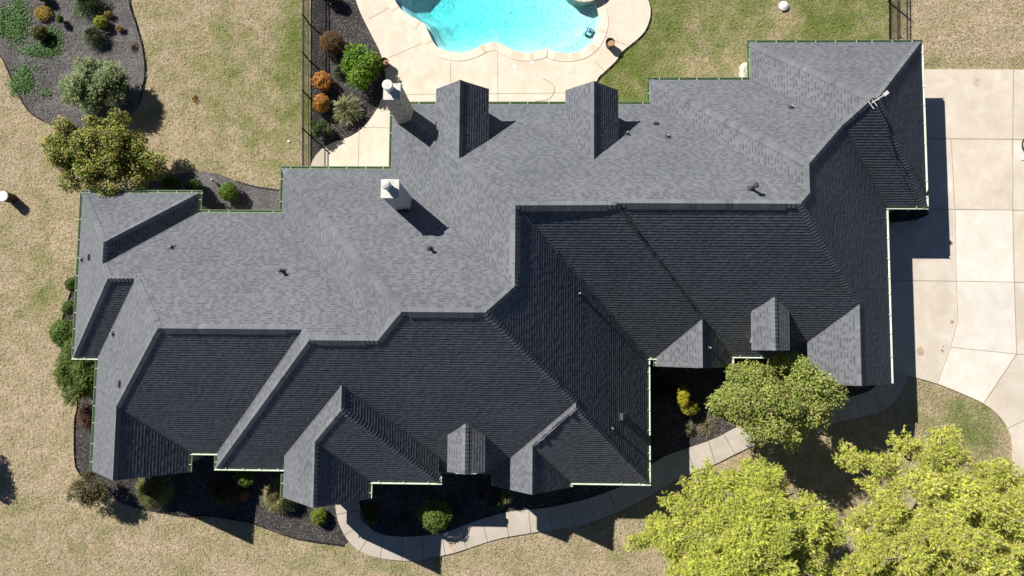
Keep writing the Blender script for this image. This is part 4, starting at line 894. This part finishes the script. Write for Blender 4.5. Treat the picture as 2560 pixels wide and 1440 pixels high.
x, y, _ = at(-222, 1105, 2.5); e = empty('round_tree', (x, y, 0), 'tree just past the left edge whose shadow falls on the lawn', 'tree'); L = Leaves()
lc, lr = crown_lobes((1.2, 1.1, 1.4), 26, .4); leafy(L, np.array([0, 0, 2.5]), lc, lr, 110, .16, GREENS, (2,2,1,2)); L.build('crown', M_LEAF, e); trunk('trunk', e, 3.2, .1, 6, .9, M_BARK)

# grass blades standing on the visible lawn
NG = 330000; gxr = rng.uniform(-33, 30, NG); gyr = rng.uniform(-15.5, 21.5, NG); keep = np.ones(NG, bool)
walk_poly = [tuple(p) for p in wo] + [tuple(p) for p in wi[::-1]]
for poly in (wallp, deck_out, [at(*p)[:2] for p in full], walk_poly, [at(*p)[:2] for p in UL+UL2+[(-120,60),(-120,-60)]], [at(*p)[:2] for p in [(777,-90),(776,430)] + spline(DECK, 4)[::-1][6:]],
             [at(*p)[:2] for p in LB + FB + [(870,1352),(842,1285),(842,1150),(400,1000),(280,660)]], [at(*p)[:2] for p in [(880,1200)] + spline(WI, 4)[3:] + [(2200,880),(1640,870),(1400,1100)]], [at(*p)[:2] for p in [(360,470),(400,440),(520,430),(600,458),(705,475),(760,540),(360,560)]], [at(*p)[:2] for p in [(1849,165),(1856,158),(1900,150),(1900,215),(1849,212)]]):
    keep &= ~inside_np(gxr, gyr, poly)
gxr, gyr = gxr[keep], gyr[keep]; ng = len(gxr); gxr = gxr + .09*rng.normal(size=ng); gyr = gyr + .09*rng.normal(size=ng)
ii = np.clip(((gxr-gx[0])/.4).astype(int), 0, len(gx)-1); jj = np.clip(((gyr-gy[0])/.4).astype(int), 0, len(gy)-1)
gf = np.array(green[:len(gx)*len(gy)]).reshape(len(gy), len(gx))[jj, ii] + .19*np.sin(gxr*1.1+2*np.sin(gyr*.9)+1.3*np.sin(gxr*.37+gyr*.5))*np.sin(gyr*1.3+1.7*np.sin(gxr*.7)) + .12*np.sin(gxr*3.1+gyr*1.7+1.5*np.sin(gyr*2.1))*np.sin(gyr*2.7-gxr*1.1+1.2*np.sin(gxr*1.9)) + .07*np.sin(gxr*7.3-gyr*3.1)*np.sin(gyr*6.7+gxr*2.9) + .08*rng.normal(size=ng)
df = np.array(dirt[:len(gx)*len(gy)]).reshape(len(gy), len(gx))[jj, ii]
sel = rng.random(ng) > df*.9; gxr, gyr, gf = gxr[sel], gyr[sel], gf[sel]; ng = len(gxr)
tt = np.clip((gf+.06)/.48, 0, 1)[:, None]; tan_ = np.array((.515,.42,.28)); grn = np.array((.20,.24,.075))
gc = (tan_*(1-tt)+grn*tt)*(1+.08*rng.normal(size=(ng, 1)))
L = Leaves(); pts = np.c_[gxr, gyr, .015+.05*rng.random(ng)]; ax = np.c_[rng.normal(size=(ng, 2)), .35*rng.random(ng)]
L.quads(pts, np.c_[rng.normal(size=(ng, 2))*.3, np.ones(ng)],   .11, .022, np.clip(gc, .03, .9), ax)
gro = L.build('grass', m_leaf('grass_blade', .15, .9, .05), None); tag(gro, 'short dry tan and green grass covering the lawns around the house', 'grass', kind='stuff')

# ------------------------------------------------------------------ fences
def fence(px0, py0, px1, py1, h, gap, label, name='metal_fence'):
    a = np.array(at(px0, py0)); b = np.array(at(px1, py1)); e = empty(name, tuple(a), label, 'fence'); d = b-a; ln = np.linalg.norm(d); d /= ln
    ang = math.atan2(d[1], d[0]); M = Matrix.Rotation(ang, 4, 'Z'); k = max(1, round(ln/gap))
    mb = MB(); q = int(ln/.105)
    for i in range(q): s_ = (i+.5)*ln/q; mb.box(s_-.009, s_+.009, -.009, .009, .06, h-.03, 0, .5, M)
    o = mb.build('picket_panel', M_BLACK); o.parent = e
    for zz in (h-.05, h-.25, .14):
        mb = MB(); mb.box(0, ln, -.02, .02, zz-.02, zz+.02, 0, .5, M); o = mb.build('rail', M_BLACK); o.parent = e
    for i in range(k+1):
        s_ = i*ln/k; mb = MB(); mb.box(s_-.035, s_+.035, -.035, .035, -.05, h+.03, 0, .5, M); mb.box(s_-.045, s_+.045, -.045, .045, h+.03, h+.055, 0, .5, M); o = mb.build('post', M_BLACK); o.parent = e
fence(774, -120, 774, 432, 1.35, 2.35, 'black metal picket fence along the planting bed')
fence(2220, -110, 2221, 118, 1.35, 2.35, 'black metal picket fence behind the garage')

# ------------------------------------------------------------------ things standing about
def planter(px, py, label):
    x, y, _ = at(px, py, .5); e = empty('planter', (x, y, ZD), label, 'planter', 'planters on the pool deck'); t_ = MB()
    t_.ring([(.19,0), (.20,.02), (.245,.44), (.262,.45), (.262,.50), (.235,.50), (.225,.40)], (0,0,0), 28, cap=False); o = t_.build('pot', M_POT, smooth=False); o.parent = e
    t_ = MB(); t_.ring([(.001,.405), (.228,.40)], (0,0,0), 20, cap=False); o = t_.build('soil', M_SOIL); o.parent = e
M_POT = plain('rust_pot', (.10,.05,.03), .5, .2, .3, 8); M_SOIL = plain('dry_soil', (.45,.27,.16), .95, 0, .3, 14)
planter(961, 156, 'dark round planter of dry soil beside the bright green shrub'); planter(1525, 107, 'dark round planter of dry soil at the curved right end of the deck')
# raised spa
x, y, _ = at(1461, -52, .45); e = empty('raised_spa', (x, y, 0), 'round raised stone spa at the top edge of the pool', 'spa')
mb = MB(); mb.ring([(1.30,-.9), (1.30,.42)], (0,0,0), 40, cap=False); mb.ring([(.95,.42), (.95,-.3)], (0,0,0), 40, cap=False); o = mb.build('spa_wall', M_CHIM); o.parent = e
mb = MB()
for k in range(22):
    a0, a1 = 2*math.pi*k/22+.008, 2*math.pi*(k+1)/22-.008; P = [(r*math.cos(a), r*math.sin(a)) for r, a in ((.93,a0),(1.36,a0),(1.36,(a0+a1)/2),(1.36,a1),(.93,a1),(.93,(a0+a1)/2))]; mb.prism(P, .42, .48)
    mb.t[-7:] = [random.choice((.1,.3,.5,.9))]*7
o = mb.build('spa_coping', bpy.data.materials['coping_stone']); o.parent = e
mb = MB(); mb.ring([(.001,.33), (.95,.33)], (0,0,0), 40, cap=False); o = mb.build('spa_water', plain('spa_water', (.62,.86,.84), .08, 0, .05)); o.parent = e
# unseen stones added past the top edge of the frame to shade the deep end
sx0, sy0, _ = at(920, -95); e = empty('added_shade_stones', (sx0, sy0, ZD), 'unseen stacked stones added past the top edge to shade the pool', 'added shadow caster')
for k, (dx, dy, zz, r) in enumerate(((-.2,.6,.35,.75), (.15,-.05,.4,.7), (-.1,1.3,.35,.8), (-.25,.5,1.0,.62), (.05,.05,1.0,.5), (-.15,.95,1.45,.45), (-.1,.35,1.55,.36))):
    me = bpy.data.meshes.new('shade_stone'); bm = bmesh.new(); bmesh.ops.create_icosphere(bm, subdivisions=3, radius=r)
    for v_ in bm.verts: v_.co *= 1+.16*math.sin(v_.co.x*5/r+k)*math.cos(v_.co.y*4/r+k*2)+.08*math.sin(v_.co.z*7/r); v_.co.z *= .8; v_.co += Vector((dx, dy, zz)); v_.co.z *= .8
    bm.to_mesh(me); bm.free(); me.materials.append(M_CHIM); o = bpy.data.objects.new('shade_stone', me); COL.objects.link(o); o.parent = e
# robot cleaner resting in the shallow end
cx, cy, _ = at(1474, 82, -.2); M = Matrix.Rotation(-.45, 4, 'Z'); e = empty('pool_cleaner', (cx, cy, -.30), 'blue and black robot cleaner in the shallow end of the pool', 'pool cleaner')
mb = MB(); mb.box(-.15, .15, -.19, .19, .05, .17, 0, .5, M); o = mb.build('body', plain('pale_blue_plastic', (.45,.60,.66), .4), bevel=.03); o.parent = e
mb = MB(); mb.box(-.10, .06, -.02, .13, .165, .24, 0, .5, M); o = mb.build('motor_cover', plain('blue_plastic', (.02,.09,.28), .35), bevel=.03); o.parent = e
for sx_ in (-1, 1):
    mb = MB(); mb.box(sx_*.19-.035, sx_*.19+.035, -.22, .22, 0, .15, 0, .5, M); o = mb.build('track', M_BLKPL, bevel=.03); o.parent = e
for sy_ in (-1, 1):
    mb = MB(); mb.tube([M @ Vector((-.15, sy_*.24, .05)), M @ Vector((.15, sy_*.24, .05))], .045, 10); o = mb.build('brush', M_BLKPL); o.parent = e
# white lids and small fittings
def lid(px, py, r, h, label, name, z0=0, body=True, dome=0.0):
    x, y, _ = at(px, py, h); e = empty(name, (x, y, z0), label, 'lid')
    if body: mb = MB(); mb.ring([(r*.93, -.1), (r*.93, h-.05)], (0,0,0), 28); o = mb.build('riser_pipe', M_BROWN); o.parent = e
    mb = MB(); mb.ring([(r, h-.06), (r, h-.01), (r*.96, h), (r*.5, h+dome*.8), (.01, h+dome)], (0,0,0), 32); o = mb.build('cover', M_LIDW); o.parent = e
M_BROWN = plain('brown_riser', (.05,.025,.015), .6); M_LIDW = plain('white_plastic', (.80,.82,.80), .4, 0, .04)
lid(6, 490, .30, .82, 'tall brown riser pipe with a white lid on the left lawn', 'septic_riser')
lid(1960, 14, .28, .10, 'white domed lid on a bare patch of the rear lawn', 'lawn_lid', dome=.10)
lid(721, 353, .07, .05, 'tiny white cap in the lawn beside the fence', 'sprinkler_cap', body=False)
for px, py in ((1287, 166), (1331, 154)):
    x, y, _ = at(px, py, ZD); mb = MB(); mb.ring([(.125,0), (.125,.008), (.11,.011), (.01,.011)], (x, y, ZD), 24); o = mb.build('skimmer_lid', M_LIDW)
    tag(o, 'white round lid in the deck, ' + ('left and lower of two' if px < 1300 else 'right and nearer the pool of two'), 'lid', 'lids in the pool deck')
mb = MB(); mb.tube([at(a, b, ZD+.012) for a, b in spline([(1357,196),(1371,203),(1383,212),(1386,226),(1380,240),(1366,250),(1346,252),(1330,256),(1324,262)], 6)], .011, 6); tag(mb.build('cable', plain('grey_cable', (.30,.27,.22), .6)), 'thin grey cable curling over the pool deck', 'cable')
x, y, _ = at(529, 449, .35); e = empty('garden_lamp', (x, y, 0), 'small grey landscape spotlight behind the bright round bush', 'lamp')
mb = MB(); mb.tube([(0,0,0), (0,0,.3)], .02, 8); o = mb.build('stake', M_BLACK); o.parent = e
mb = MB(); mb.tube([(-.06,.05,.28), (.09,-.07,.40)], [.05,.075], 12); o = mb.build('lamp_head', plain('grey_metal', (.45,.47,.5), .4, .5)); o.parent = e
def bin_(px, py, rot, label):
    x, y, _ = at(px, py, 1.05); e = empty('wheeled_bin', (x, y, .06), label, 'bin', 'wheeled bins beside the garage'); M = Matrix.Rotation(rot, 4, 'Z')
    mb = MB(); b = len(mb.v)
    for z, w, d in ((.08,.23,.27), (.95,.30,.36)):
        for sx_, sy_ in ((-1,-1),(1,-1),(1,1),(-1,1)): mb.v.append(tuple(M @ Vector((sx_*w, sy_*d, z))))
    for f in ((3,2,1,0),(4,5,6,7),(0,1,5,4),(1,2,6,5),(2,3,7,6),(3,0,4,7)): mb.f.append(tuple(b+i for i in f)); mb.m.append(0); mb.t.append(.5)
    o = mb.build('body', M_BLKPL, bevel=.02); o.parent = e
    mb = MB(); mb.box(-.33, .33, -.38, .42, .95, 1.0, 0, .5, M); mb.box(-.24, .24, -.28, .28, 1.0, 1.03, 0, .5, M); o = mb.build('lid', M_BLKPL, bevel=.02); o.parent = e
    mb = MB(); mb.tube([M @ Vector((-.25,.46,.98)), M @ Vector((.25,.46,.98))], .018, 8); o = mb.build('handle', M_BLKPL); o.parent = e
    for sx_ in (-1, 1): mb = MB(); mb.tube([M @ Vector((sx_*.30,.28,.10)), M @ Vector((sx_*.24,.28,.10))], .10, 14); o = mb.build('wheel', M_BLKPL); o.parent = e
bin_(2254, 537, .1, 'black wheeled bin close to the garage wall'); bin_(2298, 531, -1.15, 'black wheeled bin turned at an angle beside the driveway joint')
# pickup truck parked at the right edge of the frame
x, y, _ = at(2567, 430, .6); e = empty('pickup_truck', (x, y, .055), 'dark pickup truck parked past the right edge, only its chrome mirror in view', 'truck')
M_PAINT = plain('dark_paint', (.03,.032,.04), .25, .3, .05, 4, .6); M_CHROME = plain('chrome', (.75,.77,.8), .15, 1, .02)
tx0, tx1, ty0, ty1 = .15, 2.1, -3.0, 2.6
mb = MB(); mb.box(tx0, tx1, ty0, ty1, .45, .95); mb.box(tx0+.06, tx1-.06, 1.0, ty1-.03, .93, 1.12); mb.box(tx0+.02, tx0+.1, ty0+.03, -1.3, .94, 1.25); mb.box(tx1-.1, tx1-.02, ty0+.03, -1.3, .94, 1.25); mb.box(tx0+.02, tx1-.02, ty0+.02, ty0+.1, .94, 1.25); o = mb.build('body', M_PAINT, bevel=.06); o.parent = e
mb = MB(); b = len(mb.v)
for z, a, c, d0, d1 in ((.93,.04,.04,-1.25,1.25), (1.75,.20,.20,-1.15,.45)): mb.v += [(tx0+a,d0,z), (tx1-c,d0,z), (tx1-c,d1,z), (tx0+a,d1,z)]
for f in ((4,5,6,7),(0,1,5,4),(1,2,6,5),(2,3,7,6),(3,0,4,7)): mb.f.append(tuple(b+i for i in f)); mb.m.append(1 if f != (4,5,6,7) else 0); mb.t.append(.5)
o = mb.build('cab', [M_PAINT, M_GLASS], bevel=.03); o.parent = e
for wx in (tx0+.12, tx1-.12):
    for wy in (-2.05, 1.65):
        mb = MB(); mb.tube([(wx-.12, wy, .36), (wx+.12, wy, .36)], .38, 24); w = mb.build('wheel', M_BLKPL); w.parent = e
        mb = MB(); mb.tube([(wx-.13, wy, .36), (wx+.13, wy, .36)], .22, 16); r_ = mb.build('rim', M_CHROME); r_.parent = w
for wx in (tx0+.25, tx1-.25): mb = MB(); mb.box(wx-.18, wx+.18, ty1-.02, ty1+.02, .72, .88); o = mb.build('headlight', M_GLASS); o.parent = e
mxp = at(2556, 397, 1.2); lx, ly = mxp[0]-x, mxp[1]-y
mb = MB(); mb.box(lx-.06, lx+.16, ly-.12, ly+.16, 1.05, 1.33); o = mb.build('mirror', plain('silver_paint', (.55,.57,.60), .3), bevel=.04); o.parent = e
mb = MB(); mb.tube([(lx+.05, ly, 1.12), (tx0+.06, ly+.05, 1.05)], .03, 8); o = mb.build('mirror_arm', M_BLKPL); o.parent = e
